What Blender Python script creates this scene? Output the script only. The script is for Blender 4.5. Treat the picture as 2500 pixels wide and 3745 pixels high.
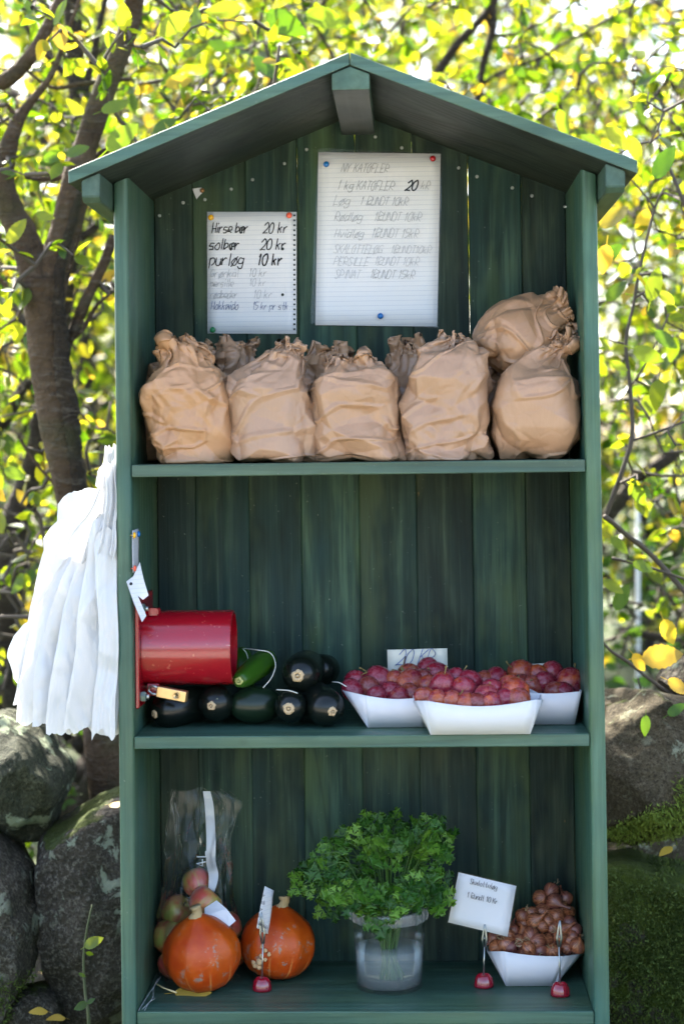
import bpy, bmesh, math, random
import numpy as np
from mathutils import Vector, Matrix, Euler
for _o in list(bpy.data.objects): bpy.data.objects.remove(_o)
SC = bpy.context.scene
COL = SC.collection
rnd = random.Random(7)

# ---------------------------------------------------------------- camera, sky, sun, exposure
CAMP = np.array([.08383, -2.82485, 1.18062]); YAW, PIT, ROL = -.03771, .02061, -.01263
FPX, PHW, PHH, SHF = 6613.87, 2500., 3745., -382.05      # photo pixels
_f = np.array([math.sin(YAW)*math.cos(PIT), math.cos(YAW)*math.cos(PIT), math.sin(PIT)])
_r = np.array([math.cos(YAW), -math.sin(YAW), 0.]); _u = np.cross(_r, _f)
CR = math.cos(ROL)*_r+math.sin(ROL)*_u; CU = -math.sin(ROL)*_r+math.cos(ROL)*_u; CF = _f
cd = bpy.data.cameras.new('camera'); cam = bpy.data.objects.new('camera', cd); COL.objects.link(cam)
cam.matrix_world = Matrix(((CR[0], CU[0], -CF[0], CAMP[0]), (CR[1], CU[1], -CF[1], CAMP[1]), (CR[2], CU[2], -CF[2], CAMP[2]), (0, 0, 0, 1)))
cd.sensor_fit = 'VERTICAL'; cd.sensor_height = 36; cd.sensor_width = 24
cd.lens = FPX/PHH*36; cd.shift_y = SHF/PHH; cd.clip_end = 600; cd.clip_start = .05
cd.dof.use_dof = True; cd.dof.focus_distance = 2.98; cd.dof.aperture_fstop = 2.8
SC.camera = cam

SUN_AZ, SUN_EL = math.radians(-30), math.radians(48)       # from +Y towards +X
w = bpy.data.worlds.new('World'); SC.world = w; w.use_nodes = True
wn = w.node_tree; sky = wn.nodes.new('ShaderNodeTexSky'); sky.sky_type = 'NISHITA'; sky.sun_disc = False
sky.sun_elevation = SUN_EL; sky.sun_rotation = SUN_AZ; sky.air_density = .8; sky.dust_density = 3.; sky.ozone_density = .4
bg = wn.nodes['Background']; bg.inputs[1].default_value = .15; wn.links.new(sky.outputs[0], bg.inputs[0])
sl = bpy.data.lights.new('sun', 'SUN'); so = bpy.data.objects.new('sun', sl); COL.objects.link(so)
sl.energy = 4.8; sl.angle = math.radians(.53); sl.color = (1, .94, .84)
SD = Vector((math.sin(SUN_AZ)*math.cos(SUN_EL), math.cos(SUN_AZ)*math.cos(SUN_EL), math.sin(SUN_EL)))
so.rotation_euler = SD.to_track_quat('Z', 'Y').to_euler(); so.location = SD*20
SC.view_settings.view_transform = 'Standard'; SC.view_settings.look = 'None'; SC.view_settings.gamma = 1
SC.view_settings.exposure = 2.75; SC.view_settings.use_curve_mapping = False
SC.render.engine = 'CYCLES'
cy = SC.cycles; cy.use_denoising = True; cy.max_bounces = 10; cy.diffuse_bounces = 2; cy.glossy_bounces = 3
cy.transmission_bounces = 6; cy.transparent_max_bounces = 14; cy.caustics_reflective = False; cy.caustics_refractive = False
cy.sample_clamp_indirect = 8; cy.use_adaptive_sampling = True; cy.adaptive_threshold = .02

# ---------------------------------------------------------------- measuring helpers (view pixels: photo at 1568 px wide)
K = 2500/1568
def ray(px, py):
    return CF+CR*((px*K-PHW/2)/FPX)-CU*((py*K-PHH/2-SHF)/FPX)
def PT(px, py, Y):                      # the point at depth Y
    d = ray(px, py); return Vector(CAMP+d*((Y-CAMP[1])/d[1]))
def PZ(px, py, z):                      # the point at height z
    d = ray(px, py); return Vector(CAMP+d*((z-CAMP[2])/d[2]))
def PX(px, py, x):                      # the point on a plane of constant x
    d = ray(px, py); return Vector(CAMP+d*((x-CAMP[0])/d[0]))
def MPP(Y): return (Y-CAMP[1])/FPX*K    # metres per view pixel at depth Y

# ---------------------------------------------------------------- object helpers
def mk(name, verts, faces, mat=None, parent=None, smooth=False):
    me = bpy.data.meshes.new(name)
    me.from_pydata([tuple(v) for v in verts], [], [tuple(f) for f in faces]); me.update()
    if smooth: me.shade_smooth()
    return lk(name, me, mat, parent)
def lk(name, me, mat=None, parent=None):
    o = bpy.data.objects.new(name, me); COL.objects.link(o)
    if mat is not None and not me.materials: me.materials.append(mat)
    if parent is not None:
        o.parent = parent
        o.matrix_parent_inverse = BASE.get(parent.name, Matrix.Identity(4)).inverted()
    return o
BASE = {}
def thing(name, label, cat, loc=(0, 0, 0), group=None):
    o = bpy.data.objects.new(name, None); COL.objects.link(o); o.empty_display_size = .05
    o.location = loc; BASE[o.name] = Matrix.Translation(Vector(loc)); tag(o, label, cat, group); return o
def tag(o, label=None, cat=None, group=None, kind=None):
    if label: o['label'] = label
    if cat: o['category'] = cat
    if group: o['group'] = group
    if kind: o['kind'] = kind
    return o
def bmo(name, bm, mat=None, parent=None, smooth=False):
    bmesh.ops.recalc_face_normals(bm, faces=bm.faces)
    me = bpy.data.meshes.new(name); bm.to_mesh(me); bm.free()
    if smooth: me.shade_smooth()
    return lk(name, me, mat, parent)
def bbox(bm, x0, x1, y0, y1, z0, z1, bev=0, seg=1, M=None):
    vs = [bm.verts.new((x, y, z)) for x in (x0, x1) for y in (y0, y1) for z in (z0, z1)]
    fs = [bm.faces.new([vs[i] for i in q]) for q in ((0, 1, 3, 2), (4, 6, 7, 5), (0, 4, 5, 1), (2, 3, 7, 6), (0, 2, 6, 4), (1, 5, 7, 3))]
    if bev:
        es = list({e for f in fs for e in f.edges})
        r = bmesh.ops.bevel(bm, geom=es, offset=bev, segments=seg, affect='EDGES', profile=.5)
        vs = list({v for f in r['faces'] for v in f.verts})
    if M is not None:
        for v in vs: v.co = M @ v.co
    return bm
def box(name, x0, x1, y0, y1, z0, z1, mat, parent=None, bev=.001, seg=1, M=None):
    bm = bmesh.new(); bbox(bm, x0, x1, y0, y1, z0, z1, bev, seg, M); return bmo(name, bm, mat, parent)
def prism(name, poly, y0, y1, mat, parent=None, bev=0, seg=2):      # polygon in xz, extruded in y
    bm = bmesh.new(); a = [bm.verts.new((x, y0, z)) for x, z in poly]; b = [bm.verts.new((x, y1, z)) for x, z in poly]; n = len(poly)
    bm.faces.new(a); bm.faces.new(b[::-1])
    for i in range(n): bm.faces.new((a[i], b[i], b[(i+1) % n], a[(i+1) % n]))
    if bev: bmesh.ops.bevel(bm, geom=list(bm.edges), offset=bev, segments=seg, affect='EDGES', profile=.5)
    return bmo(name, bm, mat, parent)
def cr(pts, n):                         # Catmull-Rom through points (any dimension)
    P = np.array([tuple(p) for p in pts], float)
    if len(P) < 3: return np.array([P[0]+(P[-1]-P[0])*t for t in np.linspace(0, 1, n+1)])
    Q = np.vstack([2*P[0]-P[1], P, 2*P[-1]-P[-2]]); out = []
    for i in range(1, len(Q)-2):
        for t in np.linspace(0, 1, n, endpoint=False):
            a, b, c, d = Q[i-1], Q[i], Q[i+1], Q[i+2]
            out.append(.5*((2*b)+(c-a)*t+(2*a-5*b+4*c-d)*t*t+(3*b-a-3*c+d)*t**3))
    out.append(P[-1]); return np.array(out)
def tube_np(pts, rad, sides=8, cap=True, bump=0, rg=None, off=0):
    P = np.asarray(pts, float); n = len(P); T = np.gradient(P, axis=0); T /= np.linalg.norm(T, axis=1)[:, None]+1e-12
    up = np.array([0, 0, 1.]) if abs(T[0][2]) < .9 else np.array([1., 0, 0])
    V = []; F = []; N = np.cross(T[0], up); N /= np.linalg.norm(N)
    R = np.broadcast_to(np.asarray(rad, float), (n,))
    for i in range(n):
        N = N-T[i]*np.dot(N, T[i]); N /= np.linalg.norm(N)+1e-12; B = np.cross(T[i], N)
        for k in range(sides):
            a = 2*math.pi*k/sides; r = R[i]*(1+(bump*rg.uniform(-1, 1) if bump else 0))
            V.append(P[i]+r*(math.cos(a)*N+math.sin(a)*B))
    for i in range(n-1):
        for k in range(sides):
            a = off+i*sides+k; b = off+i*sides+(k+1) % sides; F.append((a, b, b+sides, a+sides))
    if cap:
        F.append(tuple(off+k for k in range(sides))[::-1]); F.append(tuple(off+(n-1)*sides+k for k in range(sides)))
    return V, F
def tube(name, pts, rad, mat, parent=None, sides=8, bump=0):
    V, F = tube_np(pts, rad, sides, True, bump, rnd); return mk(name, V, F, mat, parent, True)
def lathe_np(prof, n, sx=1, sy=1):      # prof: list of (r, z)
    V = []; F = []
    for r, z in prof:
        for k in range(n):
            a = 2*math.pi*k/n; V.append((r*math.cos(a)*sx, r*math.sin(a)*sy, z))
    for i in range(len(prof)-1):
        for k in range(n):
            a = i*n+k; b = i*n+(k+1) % n; F.append((a, b, b+n, a+n))
    return V, F
def fastmesh(name, V, F, mat, parent=None, smooth=True, per=None):   # numpy verts, faces all with `per` corners
    me = bpy.data.meshes.new(name); nV, nF = len(V), len(F); per = per or F.shape[1]
    me.vertices.add(nV); me.vertices.foreach_set('co', np.asarray(V, np.float32).ravel())
    me.loops.add(nF*per); me.loops.foreach_set('vertex_index', np.asarray(F, np.int32).ravel())
    me.polygons.add(nF); me.polygons.foreach_set('loop_start', np.arange(0, nF*per, per, dtype=np.int32))
    me.update(calc_edges=True); me.validate()
    if smooth: me.shade_smooth()
    return lk(name, me, mat, parent)
# numpy noises
def hashn(ix, iy, iz, s):
    h = (ix*374761393+iy*668265263+iz*2147483647+s*1274126177) & 0xffffffff
    h = ((h ^ (h >> 13))*1274126177) & 0xffffffff
    return ((h ^ (h >> 16)) & 0xffff)/32767.5-1
def vnoise(P, sc=1., seed=0):
    P = np.asarray(P, float)*sc; i = np.floor(P).astype(np.int64); f = P-i; f = f*f*(3-2*f); o = 0
    for dx in (0, 1):
        for dy in (0, 1):
            for dz in (0, 1):
                wgt = (f[:, 0] if dx else 1-f[:, 0])*(f[:, 1] if dy else 1-f[:, 1])*(f[:, 2] if dz else 1-f[:, 2])
                o = o+wgt*hashn(i[:, 0]+dx, i[:, 1]+dy, i[:, 2]+dz, seed)
    return o
def fbm(P, sc, oct=4, seed=0):
    o = 0; a = 1
    for k in range(oct): o = o+a*vnoise(P, sc*2**k, seed+k*17); a *= .5
    return o
def crease(P, cell, seed):
    """piecewise-linear noise on a triangle lattice: flat facets that meet in sharp folds; -1..1. P: (n,2)"""
    x, y = P[:, 0]/cell, P[:, 1]/cell; s = (x+y)*.36602540378; i = np.floor(x+s).astype(np.int64); j = np.floor(y+s).astype(np.int64)
    t = (i+j)*.2113248654; u, v = x-(i-t), y-(j-t)
    # barycentric in the skewed cell
    a, b = u+(u+v)*.36602540378, v+(u+v)*.36602540378; k = a > b
    z = np.zeros_like(i); h0 = hashn(i, j, z, seed); h2 = hashn(i+1, j+1, z, seed); h1 = np.where(k, hashn(i+1, j, z, seed), hashn(i, j+1, z, seed))
    mx, mn = np.maximum(a, b), np.minimum(a, b)
    return h0*(1-mx)+h1*(mx-mn)+h2*mn
def facets(P, cell, seed, aniso=(1, 1, 1), tilt=.55):
    """creased folds: lower envelope of many tilted bowls (valleys) set against an upper one (ridges); roughly -1..1"""
    g = np.random.default_rng(seed); A = np.array(aniso, float); Q = np.asarray(P, float)*A/cell
    lo, hi = Q.min(0)-.7, Q.max(0)+.7; vol = np.prod(np.maximum(hi-lo, .8)); out = 0
    for sgn in (1, -1):
        n = int(min(max(vol*1.1, 12), 260)); C = g.uniform(lo, hi, (n, 3)); G = g.normal(0, tilt, (n, 3)); best = None
        for c, gr in zip(C, G):
            d = Q-c; h = (d*d).sum(1)*.32+d@gr*1.25
            best = h if best is None else np.minimum(best, h)
        out = out+sgn*best
    return out

# ---------------------------------------------------------------- materials
class NT:
    def __init__(s, name):
        s.m = bpy.data.materials.new(name); s.m.use_nodes = True; s.t = s.m.node_tree; s.t.nodes.clear()
        s.out = s.t.nodes.new('ShaderNodeOutputMaterial')
    def __call__(s, typ, out=0, **kw):
        n = s.t.nodes.new('ShaderNode'+typ); pr = kw.pop('P', {})
        for k, v in pr.items(): setattr(n, k, v)
        for k, v in kw.items():
            i = n.inputs[int(k[1:])] if k[0] == 'i' and k[1:].isdigit() else n.inputs[k.replace('_', ' ')]
            s.set(i, v)
        return n.outputs[out]
    def set(s, i, v):
        if isinstance(v, bpy.types.NodeSocket): s.t.links.new(v, i)
        elif isinstance(v, (tuple, list)) and len(v) == 3 and i.type == 'RGBA': i.default_value = (*v, 1)
        else: i.default_value = v
    def obj(s): return s('TexCoord', out=3)
    def map(s, v, scale=(1, 1, 1), loc=(0, 0, 0), rot=(0, 0, 0)): return s('Mapping', Vector=v, Scale=scale, Location=loc, Rotation=rot)
    def noise(s, v, sc, det=4, rough=.55, dist=0): return s('TexNoise', Vector=v, Scale=sc, Detail=det, Roughness=rough, Distortion=dist)
    def ramp(s, f, stops, interp='LINEAR'):
        n = s.t.nodes.new('ShaderNodeValToRGB'); s.set(n.inputs[0], f); e = n.color_ramp.elements; n.color_ramp.interpolation = interp
        while len(e) < len(stops): e.new(.5)
        for q, (p, c) in zip(e, stops): q.position = p; q.color = (*c, 1) if isinstance(c, tuple) else (c, c, c, 1)
        return n.outputs[0]
    def mix(s, f, a, b, bl='MIX'):
        n = s.t.nodes.new('ShaderNodeMix'); n.data_type = 'RGBA'; n.blend_type = bl
        s.set(n.inputs[0], f); s.set(n.inputs[6], a); s.set(n.inputs[7], b); return n.outputs[2]
    def math(s, op, a, b=0.5, c=0.5):
        n = s.t.nodes.new('ShaderNodeMath'); n.operation = op; s.set(n.inputs[0], a); s.set(n.inputs[1], b); s.set(n.inputs[2], c); return n.outputs[0]
    def bump(s, h, st=.3, d=.002, nrm=None):
        kw = dict(Height=h, Strength=st, Distance=d)
        if nrm is not None: kw['Normal'] = nrm
        return s('Bump', **kw)
    def bsdf(s, **kw): return s('BsdfPrincipled', **kw)
    def done(s, sh): s.t.links.new(sh, s.out.inputs[0]); return s.m
    def rand(s): return s('ObjectInfo', out=5)
    def island(s): return s('NewGeometry', out=8)

def plain(name, col, rough=.5, metal=0, spec=.5, **kw):
    n = NT(name); nz = n.noise(n.obj(), 60, 4)
    c = n.mix(n.math('MULTIPLY', nz, .35), col, tuple(x*.55 for x in col))
    return n.done(n.bsdf(Base_Color=c, Roughness=rough, Metallic=metal, Specular_IOR_Level=spec, Normal=n.bump(nz, .08, .001), **kw))

def paint_wood(name, axis, base, dark, light, wear=.5, rough=.5, relief=1., tn=.25, grain=.35, spec=.32, vv=.35):
    """green stain on sawn spruce: raised grain along `axis`, patches, scratches, bare spots"""
    n = NT(name); o = n.obj(); r = n.rand()
    off = n('CombineXYZ', X=n.math('MULTIPLY', r, 37.), Y=n.math('MULTIPLY', r, 11.), Z=n.math('MULTIPLY', r, 23.))
    o = n('VectorMath', P=dict(operation='ADD'), i0=o, i1=off)
    st = {'z': (1, 1, .085), 'x': (.085, 1, 1), 'y': (1, .085, 1)}[axis]
    v = n.map(o, st)
    warp = n.noise(v, 9, 2, .5)
    # growth rings: contour lines of a stretched field, cathedral shapes
    field = n.math('MULTIPLY_ADD', n.noise(v, 5.5, 1.5, .45), 15., n.math('MULTIPLY', n.noise(v, 30, 2), .55))
    ring = n.math('PINGPONG', field, .5); ring = n.math('MULTIPLY', ring, 2.)
    fine = n.noise(n.map(o, tuple(1 if q == 1 else .02 for q in st)), 260, 3, .6)
    gr2 = n.noise(n.map(o, tuple(1 if q == 1 else .035 for q in st)), 95, 4, .7, .15)
    line = n.ramp(ring, [(.0, 1.), (.10, .75), (.24, 0.)])
    patch = n.noise(o, 7, 3, .6)
    patch2 = n.noise(v, 16, 3, .6)
    c = n.mix(n.ramp(ring, [(.3, 0.), (.7, .4), (.95, 1.)]), base, light)
    c = n.mix(n.ramp(patch, [(.40, 0.), (.70, .75)]), c, dark)
    c = n.mix(n.math('MULTIPLY', n.ramp(patch2, [(.45, 0.), (.7, 1.)]), .5), c, tuple(x*1.35+.004 for x in light))
    c = n.mix(n.math('MULTIPLY', n.ramp(fine, [(.5, 0.), (.72, 1.)]), .5), c, dark)
    c = n.mix(n.math('MULTIPLY', n.ramp(gr2, [(.46, 0.), (.62, 1.)]), grain), c, tuple(x*.62 for x in dark))
    c = n.mix(n.math('MULTIPLY', n.ramp(gr2, [(.32, 1.), (.44, 0.)]), grain*.7), c, tuple(x*1.5 for x in light))
    c = n.mix(n.math('MULTIPLY', line, grain*.8), c, tuple(x*.6 for x in dark))
    tint = n.noise(n.map(o, tuple(1 if q == 1 else .3 for q in st)), 13, 3, .6)
    c = n.mix(n.math('MULTIPLY', n.ramp(tint, [(.50, 0.), (.66, 1.)]), tn), c, tuple(a*b for a, b in zip(light, (1.15, .95, .62))))
    c = n.mix(n.math('MULTIPLY', n.ramp(tint, [(.34, 1.), (.48, 0.)]), tn), c, tuple(a*b for a, b in zip(base, (.85, 1.05, 1.35))))
    hue = n.math('MULTIPLY_ADD', r, .024, .488)
    c = n('HueSaturation', Hue=hue, Saturation=n.math('MULTIPLY_ADD', r, .25, .82), Value=n.math('MULTIPLY_ADD', r, vv, 1-vv*.48), Color=c)
    # knots
    kn = n('TexVoronoi', P=dict(feature='F1'), Vector=n.map(o, tuple((0. if k_ == 1 else 3.8) if q == 1 else 2.2 for k_, q in enumerate(st))), Scale=1.0, Randomness=1.)
    kd = n.ramp(kn, [(.0, 1.), (.022, .9), (.042, 0.)])
    c = n.mix(n.math('MULTIPLY', kd, .8), c, tuple(x*.4 for x in dark))
    # bare wood streaks
    w1 = n.noise(n.map(o, tuple(1 if q == 1 else .35 for q in st)), 42, 5, .62); w2 = n.noise(o, 5, 2)
    bare = n.math('MULTIPLY', n.ramp(w1, [(.69, 0.), (.73, 1.)]), n.ramp(w2, [(.55, 0.), (.62, 1.)]))
    c = n.mix(n.math('MULTIPLY', bare, wear), c, (.16, .095, .035))
    # chips and dust
    sp = n.ramp(n.noise(o, 190, 2, .5), [(.74, 0.), (.78, 1.)])
    c = n.mix(n.math('MULTIPLY', sp, .35), c, (.30, .33, .27))
    h = n.math('ADD', n.math('MULTIPLY', ring, .8), n.math('MULTIPLY', fine, .5))
    h = n.math('ADD', h, n.math('MULTIPLY', kd, -.8))
    nb = n.bump(h, .42*relief, .0016)
    nb = n.bump(n.noise(o, 320, 2), .12, .0008, nb)
    ro = n.math('MULTIPLY_ADD', patch, .25, rough-.12)
    return n.done(n.bsdf(Base_Color=c, Roughness=ro, Specular_IOR_Level=spec, Normal=nb))
GB, GD, GL = (.0105, .0300, .0215), (.0065, .0195, .0150), (.038, .074, .044)  # planks darker than the frame: inner shade of the cabinet put into colour
M_plank = paint_wood('green_planks_shade_darkened', 'z', GB, GD, GL, .9, .6, 1.8, .7, .55, .18, .6)
M_side = paint_wood('green_painted_side', 'z', (.038, .088, .057), (.022, .058, .038), (.058, .112, .072), .6, .42, .9, .45)
M_shelf = paint_wood('green_painted_shelf', 'x', (.038, .088, .057), (.021, .055, .037), (.06, .115, .075), .6, .36, .9, .45)
M_roof = paint_wood('green_painted_roof', 'x', (.046, .098, .068), (.030, .07, .05), (.062, .118, .082), .5, .5, .9, .4)
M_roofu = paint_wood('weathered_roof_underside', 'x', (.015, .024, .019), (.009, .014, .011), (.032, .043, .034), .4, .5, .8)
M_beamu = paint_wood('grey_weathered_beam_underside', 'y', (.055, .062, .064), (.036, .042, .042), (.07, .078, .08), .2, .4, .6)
M_beam = paint_wood('green_painted_beam', 'y', (.046, .098, .066), (.034, .074, .052), (.06, .112, .078), .3, .5, .6)

def kraft():
    n = NT('kraft_paper'); o = n.obj(); r = n.rand()
    fib = n.noise(n.map(o, (1, 1, .12)), 420, 2, .6)
    pat = n.noise(o, 14, 3, .6)
    c = n.mix(pat, (.31, .172, .092), (.435, .258, .148))
    c = n.mix(n.math('MULTIPLY', fib, .3), c, (.25, .125, .06))
    c = n('HueSaturation', Hue=.5, Saturation=n.math('MULTIPLY_ADD', r, .15, .92), Value=n.math('MULTIPLY_ADD', r, .12, .95), Color=c)
    wr = n('TexVoronoi', P=dict(feature='DISTANCE_TO_EDGE'), Vector=n('VectorMath', P=dict(operation='ADD'), i0=o, i1=n.map(n('TexNoise', out=1, Vector=o, Scale=30), (.02, .02, .02))), Scale=34)
    wr2 = n('TexVoronoi', P=dict(feature='F1'), Vector=n.map(o, (1, 1, 1.7)), Scale=75)
    nb = n.bump(n.ramp(wr, [(0, 0.), (.16, 1.)]), .22, .0016); nb = n.bump(wr2, .05, .0016, nb); nb = n.bump(fib, .06, .0005, nb)
    return n.done(n.bsdf(Base_Color=c, Roughness=.40, Specular_IOR_Level=.5, Normal=nb))
M_kraft = kraft()

def paper(name, col, lines=None, grid=False, frame=None, rough=.7, axis='z'):
    """ruled paper. frame: matrix to sheet space in metres via object coords; lines: spacing"""
    n = NT(name); o = n.obj(); c = n.mix(n.noise(o, 16, 3), col, tuple(x*.93 for x in col))
    if lines:
        sep = n.t.nodes.new('ShaderNodeSeparateXYZ'); n.set(sep.inputs[0], o)
        fz = n.math('FRACT', n.math('MULTIPLY', sep.outputs[2 if axis == 'z' else 1], 1/lines))
        ln = n.math('LESS_THAN', fz, .085)
        if grid:
            fx = n.math('FRACT', n.math('MULTIPLY', sep.outputs[1 if grid == 'y' else 0], 1/lines)); ln = n.math('MAXIMUM', ln, n.math('LESS_THAN', fx, .085))
        c = n.mix(n.math('MULTIPLY', ln, .42), c, (.33, .38, .52))
    nb = n.bump(n.noise(o, 22, 3), .25, .003)
    p = n.bsdf(Base_Color=c, Roughness=rough, Specular_IOR_Level=.3, Normal=nb)
    t = n('BsdfTranslucent', Color=c)
    return n.done(n('MixShader', i0=.12, i1=p, i2=t))
M_ruled = paper('ruled_paper', (.80, .81, .825), .0083)
M_ruled_dim = paper('ruled_paper_in_sleeve', (.82, .83, .845), .0082)
M_grid = paper('grid_paper', (.55, .57, .60), .0052, 'y')
M_note = paper('white_note_paper', (.76, .77, .80), .007)
M_card = paper('white_card', (.70, .71, .74))
M_cream = paper('cream_note_paper', (.70, .68, .57))
M_tray = paper('white_tray_board', (.66, .67, .70), rough=.5)

def ink(name, col): return NT(name).done if False else plain(name, col, .7)
M_ink = plain('black_ink', (.012, .012, .02), .6); M_ink2 = plain('faded_ink', (.47, .49, .54), .8); M_inkb = plain('blue_ink', (.12, .17, .38), .7); M_ink3 = plain('grey_ink', (.42, .43, .46), .8)
M_print = plain('grey_print', (.10, .10, .12), .7)

def clear(name, tint=(.95, .97, 1), gloss=.22, haze=.05, rough=.08, bs=40, bstr=.5, bd=.01):
    n = NT(name); o = n.obj()
    nb = n.bump(n.noise(o, bs, 3, .6, .6), bstr, bd)
    fr = n('LayerWeight', Blend=.35, Normal=nb)
    g = n('BsdfGlossy', Color=(1, 1, 1), Roughness=rough, Normal=nb); t = n('BsdfTransparent', Color=tint)
    d = n('BsdfDiffuse', Color=(.8, .82, .85), Normal=nb)
    a = n('MixShader', i0=haze, i1=t, i2=d)
    return n.done(n('MixShader', i0=n.math('MULTIPLY_ADD', n.math('POWER', fr, 1.6), .5, gloss*.3), i1=a, i2=g))
M_sleeve = clear('clear_plastic_sleeve', (.99, .995, 1), .04, .02, .16, 9, .12, .02)
M_film = clear('clear_plastic_film', (.975, .98, .985), .03, .004, .07, 40, .5, .006)

def leafmat(name, stops, tstops, trans=.55, spec=.45, island=True, scale=60):
    n = NT(name); r = n.island() if island else n.rand(); o = n.obj()
    rr = n.math('ADD', r, n.math('MULTIPLY_ADD', n.noise(o, scale, 2), .16, -.08))
    c = n.ramp(rr, stops); tc = n.ramp(rr, tstops)
    p = n.bsdf(Base_Color=c, Roughness=.42, Specular_IOR_Level=spec, Normal=n.bump(n.noise(o, 150, 2), .25, .002))
    return n.done(n('MixShader', i0=trans, i1=p, i2=n('BsdfTranslucent', Color=tc)))
LS = [(0., (.022, .058, .010)), (.4, (.045, .09, .013)), (.80, (.08, .12, .018)), (.94, (.20, .18, .03)), (1., (.34, .23, .04))]
LT = [(0., (.065, .165, .003)), (.30, (.24, .36, .008)), (.75, (.47, .51, .014)), (.92, (.58, .47, .020)), (1., (.58, .37, .03))]
M_leaf = leafmat('tree_leaves', LS, LT)
M_hleaf = leafmat('tree_leaves_near', [(p*1.6 if p < .6 else p, c) for p, c in LS[:2]]+[(1., LS[2][1])], [(0., LT[0][1]), (.5, LT[1][1]), (1., LT[2][1])], .5, .5, False)
M_hleafy = leafmat('tree_leaves_near_yellow', [(0., LS[3][1]), (1., LS[4][1])], [(0., LT[3][1]), (1., LT[4][1])], .5, .5, False)
M_dleaf = leafmat('dark_hedge_leaves', [(0., (.018, .05, .012)), (1., (.05, .10, .02))], [(0., (.03, .09, .01)), (1., (.10, .2, .015))], .35)
M_yleaf = leafmat('yellow_fallen_leaf', [(0., (.55, .36, .05)), (1., (.62, .40, .12))], [(0., (.7, .45, .05)), (1., (.7, .45, .1))], .3, .4, False)
M_parsley = leafmat('parsley_leaf', [(0., (.018, .075, .008)), (.55, (.05, .15, .011)), (1., (.14, .29, .025))], [(0., (.05, .2, .01)), (1., (.2, .4, .02))], .35, .5, False)
M_pstem = plain('parsley_stem', (.05, .12, .015), .45)

def bark(name, a, b, rng=1.):
    n = NT(name); o = n.obj()
    band = n.noise(n.map(o, (12, 12, 48)), 1.0, 5, .7, 1.2); pat = n.noise(o, 9, 4, .6); fine = n.noise(o, 70, 4, .65)
    c = n.mix(n.ramp(pat, [(.35, 0.), (.65, 1.)]), a, b)
    c = n.mix(n.math('MULTIPLY', n.ramp(band, [(.52, 0.), (.72, 1.)]), .5), c, (.28, .24, .19))
    c = n.mix(n.ramp(n.noise(o, 5, 3), [(.55, 0.), (.7, .8)]), c, (.055, .062, .018))
    c = n.mix(n.math('MULTIPLY', fine, .5), c, (.025, .018, .012))
    h = n.math('ADD', n.math('MULTIPLY', band, .8), fine)
    return n.done(n.bsdf(Base_Color=c, Roughness=.85, Specular_IOR_Level=.25, Normal=n.bump(h, 1., .02)))
M_bark = bark('plum_tree_bark', (.15, .098, .056), (.075, .046, .025))
M_heart = bark('cracked_dark_bark', (.05, .036, .022), (.028, .02, .012))
M_twig = plain('twig_bark', (.075, .058, .04), .8)
M_bark2 = bark('dark_tree_bark', (.06, .046, .034), (.045, .033, .024))

def stone(name, cols, moss, mosslo, lich, lcol=(.30, .33, .24), sc=1., lsc=1., moff=-.45):
    n = NT(name); o = n.obj(); g = n('NewGeometry', out=1)
    sep = n.t.nodes.new('ShaderNodeSeparateXYZ'); n.set(sep.inputs[0], g)
    f1 = n.noise(o, 120*sc, 4, .7); f2 = n.noise(o, 11, 4, .6)
    vor = n('TexVoronoi', P=dict(feature='F1'), Vector=o, Scale=150*sc)
    c = n.mix(n.ramp(f2, [(.35, 0.), (.65, 1.)]), cols[0], cols[1])
    c = n.mix(n.ramp(f1, [(.48, 0.), (.7, 1.)]), c, cols[2])
    c = n.mix(n.math('MULTIPLY', n.ramp(n.noise(o, 200, 3), [(.52, 0.), (.62, 1.)]), .8), c, tuple(x*.35 for x in cols[0]))
    lm = n.noise(o, 24*lsc, 7, .68, .4); lf = n.noise(o, 3.5, 2)
    lk_ = n.math('MULTIPLY', n.ramp(lm, [(.56, 0.), (.6, 1.)]), n.ramp(lf, [(.5-lich*.35, 0.), (.62-lich*.35, 1.)]))
    c = n.mix(lk_, c, n.mix(n.noise(o, 90, 3), lcol, tuple(x*.6 for x in lcol)))
    ms = n.math('ADD', n.math('MULTIPLY', sep.outputs[2], .45), n.math('MULTIPLY_ADD', n.noise(o, 6, 5, .65), 1.1, moff))
    mm = n.ramp(ms, [(mosslo, 0.), (min(mosslo+.07, 1), 1.)])
    mc = n.mix(n.noise(o, 130, 3, .7), (.012, .022, .004), (.10, .14, .012))
    c = n.mix(n.math('MULTIPLY', mm, moss), c, mc)
    h = n.math('ADD', n.math('MULTIPLY', f1, .6), n.math('MULTIPLY', f2, 1.))
    h = n.math('ADD', h, n.math('MULTIPLY', n.math('MULTIPLY', mm, n.noise(o, 170, 4, .75)), 1.6)); h = n.math('ADD', h, n.math('MULTIPLY', lk_, .15))
    return n.done(n.bsdf(Base_Color=c, Roughness=.9, Specular_IOR_Level=.2, Normal=n.bump(h, .9, .012)))
M_st_granite = stone('granite_stone', ((.060, .050, .036), (.030, .026, .017), (.15, .135, .108)), .8, .5, .3)
M_st_lichen = stone('lichen_stone', ((.045, .048, .028), (.021, .024, .014), (.085, .085, .054)), .3, .6, 1.3, (.24, .28, .18), 1., .45)
M_st_brown = stone('brown_stone', ((.068, .054, .03), (.036, .028, .015), (.11, .09, .058)), .9, .58, .45, (.30, .31, .21))
M_st_moss = stone('mossy_stone', ((.06, .052, .04), (.04, .036, .026), (.08, .075, .06)), 1., .16, .3, (.20, .24, .17), moff=-.22)
M_moss = plain('moss', (.055, .085, .006), .9)
M_mossl = plain('moss_light', (.12, .17, .015), .9)

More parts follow.
